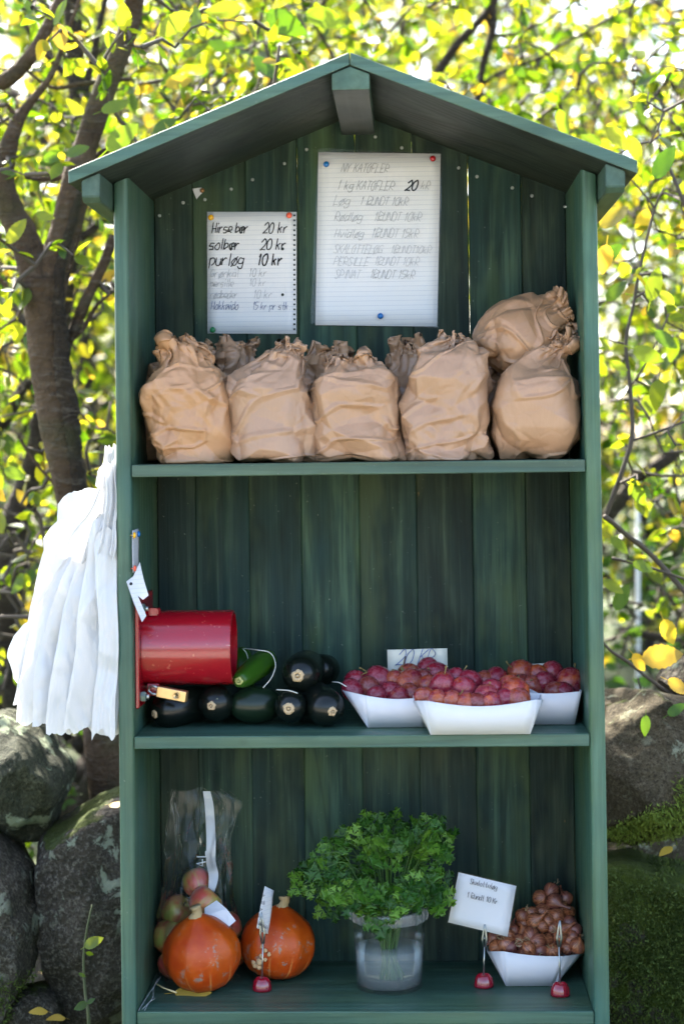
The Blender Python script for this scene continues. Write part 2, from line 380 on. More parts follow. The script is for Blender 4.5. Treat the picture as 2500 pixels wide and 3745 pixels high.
def ground_mat():
    n = NT('soil_and_grass'); o = n.obj(); a = n.noise(o, .8, 5, .6); b = n.noise(o, 25, 5, .7)
    c = n.mix(n.ramp(a, [(.4, 0.), (.6, 1.)]), (.055, .085, .025), (.085, .085, .045)); c = n.mix(b, c, (.045, .06, .02))
    return n.done(n.bsdf(Base_Color=c, Roughness=.95, Normal=n.bump(b, 1, .03)))
M_ground = ground_mat()
def road_mat():
    n = NT('pale_gravel'); o = n.obj(); a = n.noise(o, 1.2, 4, .6); b = n.noise(o, 60, 4, .7)
    c = n.mix(a, (.50, .46, .39), (.42, .385, .32)); c = n.mix(n.math('MULTIPLY', b, .5), c, (.30, .27, .22))
    return n.done(n.bsdf(Base_Color=c, Roughness=.95, Normal=n.bump(b, 1, .02)))
M_road = road_mat()
M_soil = plain('dark_soil', (.018, .013, .009), .95)

def carrier():
    n = NT('white_carrier_plastic'); o = n.obj()
    nb = n.bump(n.noise(n.map(o, (1, 1, .35)), 30, 4, .6, .8), .3, .006)
    p = n.bsdf(Base_Color=(.62, .62, .625), Roughness=.24, Specular_IOR_Level=.6, Normal=nb)
    return n.done(n('MixShader', i0=.26, i1=p, i2=n('BsdfTranslucent', Color=(.62, .635, .64), Normal=nb)))
M_carrier = carrier()

def redpaint():
    n = NT('red_gloss_paint'); o = n.obj(); s = n.noise(o, 130, 3); sc = n.noise(n.map(o, (.3, 1, 1)), 90, 4, .65)
    c = n.mix(n.ramp(s, [(.67, 0.), (.71, 1.)]), (.26, .003, .010), (.36, .05, .04))
    c = n.mix(n.math('MULTIPLY', n.ramp(sc, [(.69, 0.), (.72, 1.)]), .5), c, (.55, .28, .22))
    return n.done(n.bsdf(Base_Color=c, Roughness=n.math('MULTIPLY_ADD', n.noise(o, 30, 3), .12, .16), Specular_IOR_Level=.6, Coat_Weight=.3, Coat_Roughness=.12, Normal=n.bump(n.noise(o, 160, 3), .10, .001)))
M_red = redpaint()
M_redin = plain('dull_red_lining', (.14, .03, .012), .6)
M_steel = plain('zinc_steel', (.42, .44, .42), .35, 1.); M_greensteel = plain('green_painted_nut', (.16, .22, .19), .35, .4)
M_brass = plain('brass', (.58, .40, .19), .3, .85); M_dark = plain('dark_slot', (.01, .01, .01), .7)
M_string = plain('white_string', (.62, .62, .55), .8)

def marrow(name, a, b, speck, rough=.22):
    n = NT(name); o = n.obj(); s = n.noise(o, 75, 5, .7); s2 = n.noise(n.map(o, (1, .25, 1)), 32, 5, .65, .4); l = n.noise(o, 8, 2)
    c = n.mix(l, a, b)
    c = n.mix(n.math('MULTIPLY', n.ramp(s, [(.62, 0.), (.7, 1.)]), .35), c, speck)
    c = n.mix(n.math('MULTIPLY', n.ramp(s2, [(.70, 0.), (.73, 1.)]), .8), c, (.42, .42, .27))
    return n.done(n.bsdf(Base_Color=c, Roughness=rough, Specular_IOR_Level=.32, Normal=n.bump(s2, .08, .002)))
M_marrow = marrow('near_black_marrow_skin', (.0030, .0045, .004), (.005, .008, .005), (.012, .016, .010), .26)
M_marrowg = marrow('dark_green_marrow_skin', (.005, .012, .006), (.008, .019, .008), (.02, .034, .013), .28)
M_zuc = marrow('green_zucchini_skin', (.014, .050, .004), (.026, .082, .006), (.10, .19, .02), .28)
M_scar = plain('corky_stem_scar', (.48, .35, .20), .85); M_scar2 = plain('pale_zucchini_end', (.36, .38, .13), .6)

def plum():
    n = NT('plum_skin'); o = n.obj(); r = n.rand()
    off = n('CombineXYZ', X=n.math('MULTIPLY', r, 9.), Y=n.math('MULTIPLY', r, 5.), Z=n.math('MULTIPLY', r, 3.)); v = n('VectorMath', P=dict(operation='ADD'), i0=o, i1=off)
    a = n.noise(v, 1.1, 3, .6); b = n.noise(v, 2.6, 4, .7); d = n.noise(v, 20, 2)
    c = n.mix(n.ramp(n.math('ADD', a, n.math('MULTIPLY_ADD', r, .7, -.35)), [(.46, 0.), (.70, 1.)]), (.19, .006, .018), (.42, .085, .011))
    c = n.mix(n.ramp(r, [(.6, 0.), (.9, .75)]), c, (.07, .005, .018))
    bloom = n.math('MULTIPLY', n.ramp(b, [(.40, 0.), (.68, 1.)]), .30)
    c = n.mix(bloom, c, (.38, .17, .21))
    c = n.mix(n.math('MULTIPLY', n.ramp(d, [(.68, 0.), (.75, 1.)]), .4), c, (.5, .28, .14))
    return n.done(n.bsdf(Base_Color=c, Roughness=n.math('MULTIPLY_ADD', bloom, .6, .2), Specular_IOR_Level=.45, Subsurface_Weight=.0, Normal=n.bump(b, .05, .003)))
M_plum = plum(); M_pst = plain('plum_stalk', (.20, .15, .045), .7)

def shallot():
    n = NT('shallot_skin'); o = n.obj(); r = n.rand()
    sep = n.t.nodes.new('ShaderNodeSeparateXYZ'); n.set(sep.inputs[0], o)
    an = n.math('ARCTAN2', sep.outputs[1], sep.outputs[0]); v = n('CombineXYZ', X=n.math('MULTIPLY', an, 2.5), Y=n.math('MULTIPLY', sep.outputs[2], .7), Z=n.math('MULTIPLY', r, 50.))
    s = n.noise(v, 2.2, 4, .7); p = n.noise(v, .6, 3)
    c = n.mix(n.ramp(s, [(.38, 0.), (.62, 1.)]), (.11, .028, .013), (.42, .155, .065))
    c = n.mix(n.ramp(p, [(.52, 0.), (.7, .8)]), c, (.17, .06, .055))
    c = n.mix(n.ramp(r, [(.35, 0.), (1., .8)]), c, (.11, .032, .035))
    return n.done(n.bsdf(Base_Color=c, Roughness=.24, Specular_IOR_Level=.6, Normal=n.bump(s, .3, .004)))
M_shal = shallot(); M_husk = plain('dry_onion_husk', (.40, .24, .11), .7); M_root = plain('dry_roots', (.36, .26, .14), .9)

def pumpkin():
    n = NT('hokkaido_skin'); o = n.obj(); r = n.rand()
    sep = n.t.nodes.new('ShaderNodeSeparateXYZ'); n.set(sep.inputs[0], o)
    an = n.math('ARCTAN2', sep.outputs[1], sep.outputs[0])
    a = n.noise(o, 14, 3, .6); wv = n.noise(o, 9, 2)
    c = n.mix(n.ramp(a, [(.35, 0.), (.68, 1.)]), (.36, .036, .002), (.52, .10, .003))
    c = n.mix(n.math('MULTIPLY', n.rand(), .8), c, (.30, .030, .004))
    st = n.math('FRACT', n.math('MULTIPLY_ADD', an, 10/(2*math.pi), n.math('MULTIPLY', wv, .35)))
    sl_ = n.math('MULTIPLY', n.ramp(st, [(.44, 0.), (.49, 1.), (.51, 1.), (.57, 0.)]), n.ramp(n.math('MULTIPLY', sep.outputs[2], -9.), [(.0, 0.), (.35, .8)]))
    c = n.mix(n.math('MULTIPLY', sl_, .7), c, (.72, .36, .10))
    gr = n.math('MULTIPLY', n.ramp(n.noise(o, 58, 5, .72), [(.57, 0.), (.62, 1.)]), n.ramp(n.noise(o, 11, 2), [(.48, 0.), (.58, 1.)]))
    c = n.mix(n.math('MULTIPLY', gr, .8), c, (.24, .19, .15))
    c = n.mix(n.ramp(n.noise(o, 210, 2), [(.74, 0.), (.79, .7)]), c, (.75, .5, .25))
    nb = n.bump(n.noise(o, 85, 3), .25, .0025); nb = n.bump(n.noise(o, 28, 2), .3, .004, nb)
    return n.done(n.bsdf(Base_Color=c, Roughness=.40, Specular_IOR_Level=.35, Normal=nb))
M_pump = pumpkin(); M_cork = plain('corky_stem', (.40, .29, .14), .9); M_wart = plain('tan_wart', (.55, .36, .18), .8)

def apple():
    n = NT('apple_skin'); o = n.obj(); r = n.rand(); a = n.noise(o, 16, 3); s = n.noise(n.map(o, (1, 1, .2)), 120, 3)
    c = n.mix(n.ramp(n.math('ADD', n.math('MULTIPLY', s, .35), n.math('MULTIPLY', a, .7)), [(.42, 0.), (.62, 1.)]), (.32, .33, .07), (.42, .07, .05))
    return n.done(n.bsdf(Base_Color=c, Roughness=.3))
M_apple = apple()

def bucketm():
    n = NT('frosted_bucket_plastic'); o = n.obj(); nb = n.bump(n.noise(o, 60, 3), .1, .002)
    t = n('BsdfTransparent', Color=(.93, .95, .95)); d = n('BsdfTranslucent', Color=(.8, .84, .86)); df = n('BsdfDiffuse', Color=(.72, .76, .78))
    g = n('BsdfGlossy', Color=(1, 1, 1), Roughness=.15, Normal=nb)
    s1 = n('MixShader', i0=.5, i1=d, i2=df); s1 = n('MixShader', i0=n.math('MULTIPLY_ADD', n.noise(o, 18, 4), .08, .0), i1=t, i2=s1)
    return n.done(n('MixShader', i0=n.math('MULTIPLY_ADD', n('LayerWeight', Blend=.25), .3, .015), i1=s1, i2=g))
M_bucket = bucketm()
def waterm():
    n = NT('cloudy_water'); t = n('BsdfTransparent', Color=(.90, .94, .92)); d = n('BsdfDiffuse', Color=(.58, .65, .68)); g = n('BsdfGlossy', Roughness=.03)
    s = n('MixShader', i0=.20, i1=t, i2=d); return n.done(n('MixShader', i0=n.math('MULTIPLY', n('Fresnel', IOR=1.33), .7), i1=s, i2=g))
M_water = waterm()
M_rim = clear('frosted_rim_plastic', (.92, .94, .95), .08, .13, .2, 60, .2, .002)
n_ = NT('red_clear_plastic'); M_redplastic = n_.done(n_.bsdf(Base_Color=(.30, .005, .02), Roughness=.06, Specular_IOR_Level=.6, Coat_Weight=.6, Transmission_Weight=.25))
def pinm(name, c): return plain(name, c, .25)
M_pin = {k: pinm('pin_'+k, v) for k, v in dict(blue=(.01, .16, .50), red=(.42, .012, .02), yellow=(.80, .42, .01), orange=(.80, .12, .06), green=(.02, .20, .07), black=(.015, .015, .02)).items()}
M_brasspin = plain('brass_pin', (.30, .16, .06), .4, .6)
M_web = plain('cobweb_silk', (.45, .45, .45), .9)
M_post = plain('white_painted_post', (.75, .75, .73), .5)
M_wallw = plain('white_render', (.78, .77, .74), .8); M_tile = plain('grey_roof', (.20, .20, .21), .8)

# ================================================================ ground and stone wall
def make_ground():
    g = np.linspace(-1, 1, 81); X, Y = np.meshgrid(np.sign(g)*(np.abs(g)**3)*220, np.sign(g)*(np.abs(g)**3)*220)
    P = np.stack([X.ravel(), Y.ravel(), np.zeros(X.size)], 1); P[:, 2] = fbm(P, .35, 3, 5)*.03*np.clip(1-np.abs(P[:, 0])/60, 0, 1)-.03
    P[:, 2] += np.clip((P[:, 1]-1.4)/1.5, 0, 1)*.25         # the land behind the stone wall lies higher
    i = np.arange(80*81).reshape(80, 81)[:, :80].ravel()
    F = np.stack([i, i+1, i+82, i+81], 1); o = fastmesh('ground', P, F, M_ground); tag(o, kind='structure')
make_ground()
# the sunlit gravel lane in front of the wall, on which the photographer stands
g = np.random.default_rng(4); xs = np.linspace(-26, 20, 93); V = []
for k, yy in enumerate((-1.7, -2.6, -4.2, -5.8, -7.4, -8.3)):
    for x in xs: V.append((x, yy+(.12*math.sin(x*.9)+.1*math.sin(x*2.3+k) if k in (0, 5) else 0), .055-(.045 if k in (0, 5) else 0)))
n = len(xs); F = [(j*n+i, j*n+i+1, (j+1)*n+i+1, (j+1)*n+i) for j in range(5) for i in range(n-1)]
tag(mk('gravel_lane', V, F, M_road, None, True), kind='structure')

WALLG = 'field stones of the dry stone wall'
STONES = []
def boulder(name, label, poly, Yc, dep, mat, seed, amp=.012, nt=150, npz=84, e=.62, moss=None, fac=.035, mosscol=None):
    C = PT(sum(p[0] for p in poly)/len(poly), sum(p[1] for p in poly)/len(poly), Yc)
    pts = [PT(x, y, Yc) for x, y in poly]
    ang = [math.atan2(p.z-C.z, p.x-C.x) for p in pts]; rad = [math.hypot(p.z-C.z, p.x-C.x) for p in pts]
    od = sorted(zip(ang, rad)); A = np.array([a for a, _ in od]); Rr = np.array([r for _, r in od])
    A = np.concatenate([A-2*math.pi, A, A+2*math.pi]); Rr = np.tile(Rr, 3)
    th = np.linspace(-math.pi, math.pi, nt, endpoint=False); r = np.interp(th, A, Rr)
    k = np.array([1, 2, 3, 2, 1.]); k /= k.sum(); r = np.convolve(np.concatenate([r[-2:], r, r[:2]]), k, 'valid')
    V = []; ph = np.linspace(-math.pi/2, math.pi/2, npz)
    for p in ph:
        s = max(math.cos(p), 0)**e; d = math.copysign(abs(math.sin(p))**.8, p)*dep
        V.append(np.stack([np.cos(th)*r*s, np.full(nt, d), np.sin(th)*r*s], 1))
    V = np.vstack(V)
    n = V/np.maximum(np.linalg.norm(V, axis=1), 1e-6)[:, None]
    S = np.array([[C.x, C.y, C.z]])
    # flat broken faces: the lump is cut by a handful of planes, mostly on the side that shows
    gg = np.random.default_rng(seed*3+1); ex = np.abs(V).max(0); q = V/ex
    for _ in range(26):
        m_ = gg.normal(0, 1, 3); m_[1] = -abs(m_[1])*1.1-.55; m_ /= np.linalg.norm(m_); h_ = gg.uniform(.70, .93)*(1-.14*abs(m_[1])); t_ = q@m_; q = q+m_[None]*np.minimum(h_-t_, 0)[:, None]
    V = q*ex; fx = np.clip(facets(V, .10, seed, tilt=.9), -1.2, 1.2)*.25
    V = V+n*(fx*fac+fbm(V+seed*3.1, 6, 5, seed)*amp+fbm(V+seed, 34, 4, seed+5)*amp*.33)[:, None]
    F = []
    i = np.arange((npz-1)*nt).reshape(npz-1, nt); F = np.stack([i, np.roll(i, -1, 1), np.roll(i, -1, 1)+nt, i+nt], -1).reshape(-1, 4)
    t = thing(name, label, 'stone', tuple(C), WALLG)
    o = fastmesh('boulder_body', V+S, F, mat, t)
    if moss:
        lo, cnt = moss; g = np.random.default_rng(seed+99)
        me = o.data; co = np.zeros(len(me.vertices)*3); me.vertices.foreach_get('co', co); co = co.reshape(-1, 3)
        no = np.zeros(len(me.vertices)*3); me.vertex_normals.foreach_get('vector', no); no = no.reshape(-1, 3)
        f = no[:, 2]*.45+fbm(co, 7, 3, seed)*.32
        ok = (f > lo) & (co[:, 1] < Yc+.05); idx = np.where(ok)[0]
        if len(idx):
            s = g.choice(idx, cnt); jit = g.normal(0, .006, (cnt, 3)); b = co[s]+jit; nn = no[s]+g.normal(0, .55, (cnt, 3)); nn /= np.linalg.norm(nn, axis=1)[:, None]
            sd = np.cross(nn, g.normal(0, 1, (cnt, 3))); sd /= np.linalg.norm(sd, axis=1)[:, None]
            L = g.uniform(.004, .011, (cnt, 1)); W = g.uniform(.0010, .0020, (cnt, 1)); b = b-nn*.003
            VV = np.stack([b-sd*W, b+sd*W, b+nn*L], 1).reshape(-1, 3); FF = np.arange(cnt*3).reshape(-1, 3)
            q = fastmesh('moss', VV, FF, mosscol or M_moss, t, False); tag(q, kind='stuff')
    STONES.append(t); return t
boulder('boulder', 'angular grey stone with pale green lichen on its upper face, below the carrier bags',
        [(-70, 1668), (0, 1655), (48, 1668), (105, 1738), (146, 1790), (128, 1840), (96, 1915), (30, 1932), (-70, 1925)], .62, .22, M_st_lichen, 3, .014, fac=.035)
boulder('boulder', 'tall grey granite stone against the left side of the cabinet',
        [(100, 1905), (150, 1887), (205, 1858), (270, 1828), (345, 1840), (365, 2100), (350, 2440), (230, 2450), (165, 2340), (140, 2240), (128, 2150), (108, 2050), (94, 1970)], .58, .2, M_st_granite, 11, .012, fac=.03)
boulder('boulder', 'mossy stone at the left edge of the picture beside the tall granite stone',
        [(-90, 1890), (-10, 1925), (28, 1985), (60, 2070), (76, 2150), (62, 2230), (20, 2335), (-90, 2400)], .5, .2, M_st_granite, 23, moss=(.08, 5200))
boulder('boulder', 'small dark stone on the ground at the lower left corner',
        [(10, 2330), (55, 2290), (120, 2298), (150, 2380), (120, 2470), (0, 2470)], .48, .14, M_st_granite, 31)
boulder('boulder', 'large brown lichen-spotted stone with moss on top, right of the cabinet',
        [(1300, 1600), (1390, 1577), (1470, 1580), (1545, 1592), (1640, 1620), (1668, 1760), (1640, 1890), (1560, 1925), (1490, 1946), (1400, 1930), (1290, 1895)], .62, .24, M_st_brown, 42, .012, fac=.028, moss=(.20, 9000), mosscol=M_mossl)
boulder('boulder', 'moss-covered stone with a round pale lichen, at the lower right corner',
        [(1290, 1990), (1400, 1968), (1500, 1985), (1600, 2008), (1680, 2100), (1690, 2250), (1660, 2440), (1290, 2460)], .55, .22, M_st_moss, 57, .014, fac=.025, moss=(-.45, 42000))
boulder('boulder', 'small pale stone on top of the wall at the right edge',
        [(1500, 1585), (1520, 1520), (1555, 1496), (1620, 1505), (1650, 1560), (1620, 1612), (1540, 1615)], .75, .1, M_st_granite, 63)
boulder('boulder', 'dark stone deep in the gap between the granite stone and the mossy left stone',
        [(40, 2060), (110, 2020), (230, 2040), (260, 2250), (220, 2400), (60, 2420), (20, 2250)], 1.02, .16, M_st_granite, 71)
boulder('boulder', 'dark stone in the shadowed gap between the two right-hand stones',
        [(1300, 1880), (1440, 1870), (1640, 1880), (1660, 2040), (1500, 2060), (1310, 2050)], .98, .14, M_st_brown, 77)
# ================================================================ the cabinet
WO, TH, D_IN, Z1, Z2, Z3 = .379, .0243, .28, 1.1533, .7279, .30
WI = WO-TH; RZ, RS = 1.751, .402
def under(x): return RZ-RS*abs(x)
cab = thing('produce_cabinet', 'green painted wooden produce cabinet with gabled roof and three shelves', 'cabinet', (0, .14, 0))
def side_panel(s):
    xo, xi = s*WO, s*WI; y1 = D_IN+.017; r = .007
    prof = []
    for cx, a0 in ((xo-s*r, 180), (xi+s*r, 270)):
        for k in range(5):
            a = math.radians(90*k/4)
            prof.append((cx+(-1 if a0 == 270 else 1)*s*r*(math.cos(a) if a0 == 180 else math.sin(a)), r-r*(math.sin(a) if a0 == 180 else math.cos(a))))
    prof += [(xi, y1), (xo, y1)]
    n = len(prof); V = []; F = []
    zs = [-.02]+list(np.linspace(.2, 1.5, 6))
    for z in zs: V += [(x, y, z) for x, y in prof]
    V += [(x, y, under(x)-.0025) for x, y in prof]; L = len(zs)
    for j in range(L):
        for k in range(n): a = j*n+k; b = j*n+(k+1) % n; F.append((a, b, b+n, a+n))
    F.append(tuple(range(n))); F.append(tuple(L*n+k for k in range(n))[::-1])
    bm = bmesh.new(); bv = [bm.verts.new(v) for v in V]
    for f in F: bm.faces.new([bv[i] for i in f])
    o = bmo('side_panel', bm, M_side, cab, True)
    o.data.set_sharp_from_angle(angle=math.radians(40)); return o
side_panel(-1); side_panel(1)
seams = [PT(x, 1300, D_IN).x for x in (450, 572, 692, 825, 956, 1085, 1207)]
edges = [-WI+.0008]+seams+[WI-.0008]
gaps = [.0002, .0002, .0012, .0007, .0008, .0016, .0010]
for i in range(8):
    x0, x1 = edges[i], edges[i+1]
    g0 = gaps[i-1]/2 if i > 0 else 0; g1 = gaps[i]/2 if i < 7 else 0
    lap = .0007 if i in (0, 1) else .0009
    a0, a1, b0, b1 = x0-(lap if i else 0), x1+(lap if i < 7 else 0), x0+g0, x1-g1
    dy = rnd.uniform(0, .0016); Y0, Y1 = D_IN+dy, D_IN+.0155+dy*.7; c = .0020
    bm = bmesh.new(); rings = []
    nz = 2
    for t in (0, 1):
        xa, xb = (a0, a1) if t == 0 else (b0, b1)
        q = [(xa, Y1), (xa, Y0+c), (xa+c, Y0), (xb-c, Y0), (xb, Y0+c), (xb, Y1)]
        if t == 1 and xa*xb < 0: q = q[:3]+[(0., Y0)]+q[3:]+[(0., Y1)]
        elif t == 0 and xa*xb < 0: q = q[:3]+[(0., Y0)]+q[3:]+[(0., Y1)]
        rings.append([bm.verts.new((x, y, .24 if t == 0 else under(x)+.006)) for x, y in q])
    m = len(rings[0])
    for k in range(m): bm.faces.new((rings[0][k], rings[0][(k+1) % m], rings[1][(k+1) % m], rings[1][k]))
    bm.faces.new(rings[0]); bm.faces.new(rings[1][::-1])
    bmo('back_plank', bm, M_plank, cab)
for z in (Z1, Z2, Z3):
    bm = bmesh.new(); bbox(bm, -WI+.0006, WI-.0006, .0015, D_IN-.001, z-.0195, z, .0016, 2)
    bmo('shelf', bm, M_shelf, cab)
box('plinth_board', -WI+.001, WI-.001, .03, .048, .02, Z3-.021, M_shelf, cab, .0015)
for s in (-1, 1):
    p = [(s*.0008, RZ), (s*.4265, under(.4265)), (s*.4272, under(.4265)+.0196), (s*.0008, RZ+.0193)]
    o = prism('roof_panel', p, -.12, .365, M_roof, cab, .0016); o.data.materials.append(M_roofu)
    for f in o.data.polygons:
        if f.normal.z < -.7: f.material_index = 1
rb = [(-.0275, 1.714), (.0292, 1.714), (.0292, under(.0292)-.0012), (0, RZ-.0012), (-.0275, under(.0275)-.0012)]
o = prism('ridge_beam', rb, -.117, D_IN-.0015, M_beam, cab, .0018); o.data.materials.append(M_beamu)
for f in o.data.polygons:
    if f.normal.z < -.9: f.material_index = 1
for s, pxl, pxr, pyb in ((-1, 188, 239, 463), (1, 1387, 1433, 440)):
    xa, xb = PT(pxl, pyb, -.112).x, PT(pxr, pyb, -.112).x; zb = PT((pxl+pxr)/2, pyb, -.112).z
    if s < 0: xb = min(xb, -WO-.0012)
    else: xa = max(xa, WO+.0012)
    ch = .008
    p = [(xa+(0), zb+ch*0), (xb, zb), (xb, under(xb)-.0012), (xa, under(xa)-.0012)]
    bm = bmesh.new(); y0, y1 = -.112, .33
    a = [bm.verts.new((x, y0, z+(ch if k < 2 else 0))) for k, (x, z) in enumerate(p)]; a2 = [bm.verts.new((x, y0+.012, z)) for k, (x, z) in enumerate(p) if k < 2]
    b = [bm.verts.new((x, y1, z)) for x, z in p]
    bm.faces.new(a); bm.faces.new((a[0], a2[0], a2[1], a[1])); bm.faces.new((a2[0], b[0], b[1], a2[1])); bm.faces.new(b[::-1])
    bm.faces.new((a[1], a2[1], b[1], b[2], a[2])); bm.faces.new((a[2], b[2], b[3], a[3])); bm.faces.new((a[3], b[3], b[0], a2[0], a[0]))
    bmesh.ops.bevel(bm, geom=list(bm.edges), offset=.0014, segments=2, affect='EDGES')
    bmo('eave_beam', bm, M_beam, cab)
# screw heads
def screw_mesh():
    V, F = lathe_np([(.0031, .0006), (.0031, 0), (.0024, -.0011), (.0012, -.0016), (.0011, -.0009), (.00001, -.0009)], 12)
    V = [(x, z, y) for x, y, z in V]; me = bpy.data.meshes.new('screw'); me.from_pydata(V, [], F); me.shade_smooth(); me.materials.append(M_steel); return me
SM = screw_mesh()
for px, py in ((366, 495), (420, 465), (470, 458), (530, 434), (579, 412), (652, 375), (703, 343), (860, 314), (921, 339), (1051, 385), (1093, 405), (1174, 431), (1219, 449), (1295, 474)):
    o = lk('screw', SM, None, cab); p = PT(px, py, D_IN-.0004); o.matrix_parent_inverse = BASE[cab.name].inverted(); o.location = p

# ================================================================ trees
LT_V = np.array([(0, 0, 0), (-.17, .16, .035), (.17, .16, .035), (-.28, .42, .07), (.28, .42, .07), (-.24, .70, .06), (.24, .70, .06), (-.10, .90, .02), (.10, .90, .02), (0, 1.04, -.02), (0, .16, 0), (0, .42, 0), (0, .70, -.005), (0, .90, -.012)])
LT_F = np.array([(0, 10, 1, 1), (0, 2, 10, 10), (1, 10, 11, 3), (10, 2, 4, 11), (3, 11, 12, 5), (11, 4, 6, 12), (5, 12, 13, 7), (12, 6, 8, 13), (7, 13, 9, 9), (13, 8, 9, 9)])
LT_T = np.array([t for f in LT_F for t in ((f[0], f[1], f[2]), (f[0], f[2], f[3])) if len(set(t)) == 3])
def leaf_variant(seed, serr=True):
    """one near leaf with a toothed edge, a bent blade and a stalk; unit length"""
    g = random.Random(seed); n = 14; V = []; F = []; wd = g.uniform(.23, .30); bend = g.uniform(-.25, .15); cup = g.uniform(.02, .16); tw = g.uniform(-.35, .35)
    for i in range(n+1):
        t = i/n; w_ = wd*math.sin(math.pi*min(1, t**.82))**.75*(1-.12*t) if 0 < t < 1 else 0
        if serr and 0 < i < n: w_ *= 1+(.06 if i % 2 else -.05)
        z0 = bend*t*t
        for s in (-1, -.5, 0, .5, 1):
            x = s*w_; z = z0+cup*abs(s)**1.5*w_*1.6+.012*math.sin(9*t+s*4)+tw*x*t; V.append((x, t, z))
    for i in range(n):
        for k in range(4): a = i*5+k; F.append((a, a+1, a+6, a+5))
    b = len(V); V += [(-.012, 0, .0), (.012, 0, .0), (.012, -.28, -.06), (-.012, -.28, -.06)]; F.append((b, b+1, b+2, b+3))
    me = bpy.data.meshes.new('leaf'); me.from_pydata(V, [], F); me.shade_smooth(); return me
LEAFM = []
for k in range(7):
    me = leaf_variant(40+k); me.materials.append(M_hleafy if k == 6 else M_hleaf); LEAFM.append(me)

def frames(D, N):
    D = D/np.linalg.norm(D, axis=1)[:, None]; X = np.cross(D, N); X /= np.linalg.norm(X, axis=1)[:, None]+1e-9; Z = np.cross(X, D); return X, D, Z
def leaves_mesh(name, P, D, N, S, mat, parent):
    X, Yv, Z = frames(D, N)
    V = (P[:, None, :]+S[:, None, None]*(LT_V[None, :, 0:1]*X[:, None]+LT_V[None, :, 1:2]*Yv[:, None]+LT_V[None, :, 2:3]*Z[:, None])).reshape(-1, 3)
    F = (LT_T[None]+(np.arange(len(P))*len(LT_V))[:, None, None]).reshape(-1, 3)
    o = fastmesh(name, V, F, mat, parent); tag(o, kind='stuff'); return o
CAMV = CAMP
def project(P):
    d = P-CAMV; z = d@CF; return (PHW/2+FPX*(d@CR)/z)/K, (PHH/2+SHF-FPX*(d@CU)/z)/K, z

def pxpath(pts, Y):          # [(px, py, width px[, dY])]
    P = []; R = []
    for q in pts:
        y = Y+(q[3] if len(q) > 3 else 0); P.append(PT(q[0], q[1], y)); R.append(q[2]*MPP(y)/2)
    return np.array([tuple(p) for p in P]), np.array(R)
def limb(name, pts, Y, mat, parent, sides=14, n=7, rough=.06, seed=1):
    P, R = pxpath(pts, Y); PR = cr(np.column_stack([P, R]), n); Q, r = PR[:, :3], PR[:, 3]
    g = random.Random(seed); Q = Q+np.column_stack([fbm(Q, 6, 2, seed)*.006, fbm(Q, 6, 2, seed+3)*.006, np.zeros(len(Q))])
    V, F = tube_np(Q, r*(1+.07*fbm(Q, 14, 2, seed)), sides, True, rough, g); return mk(name, V, F, mat, parent, True), Q, r

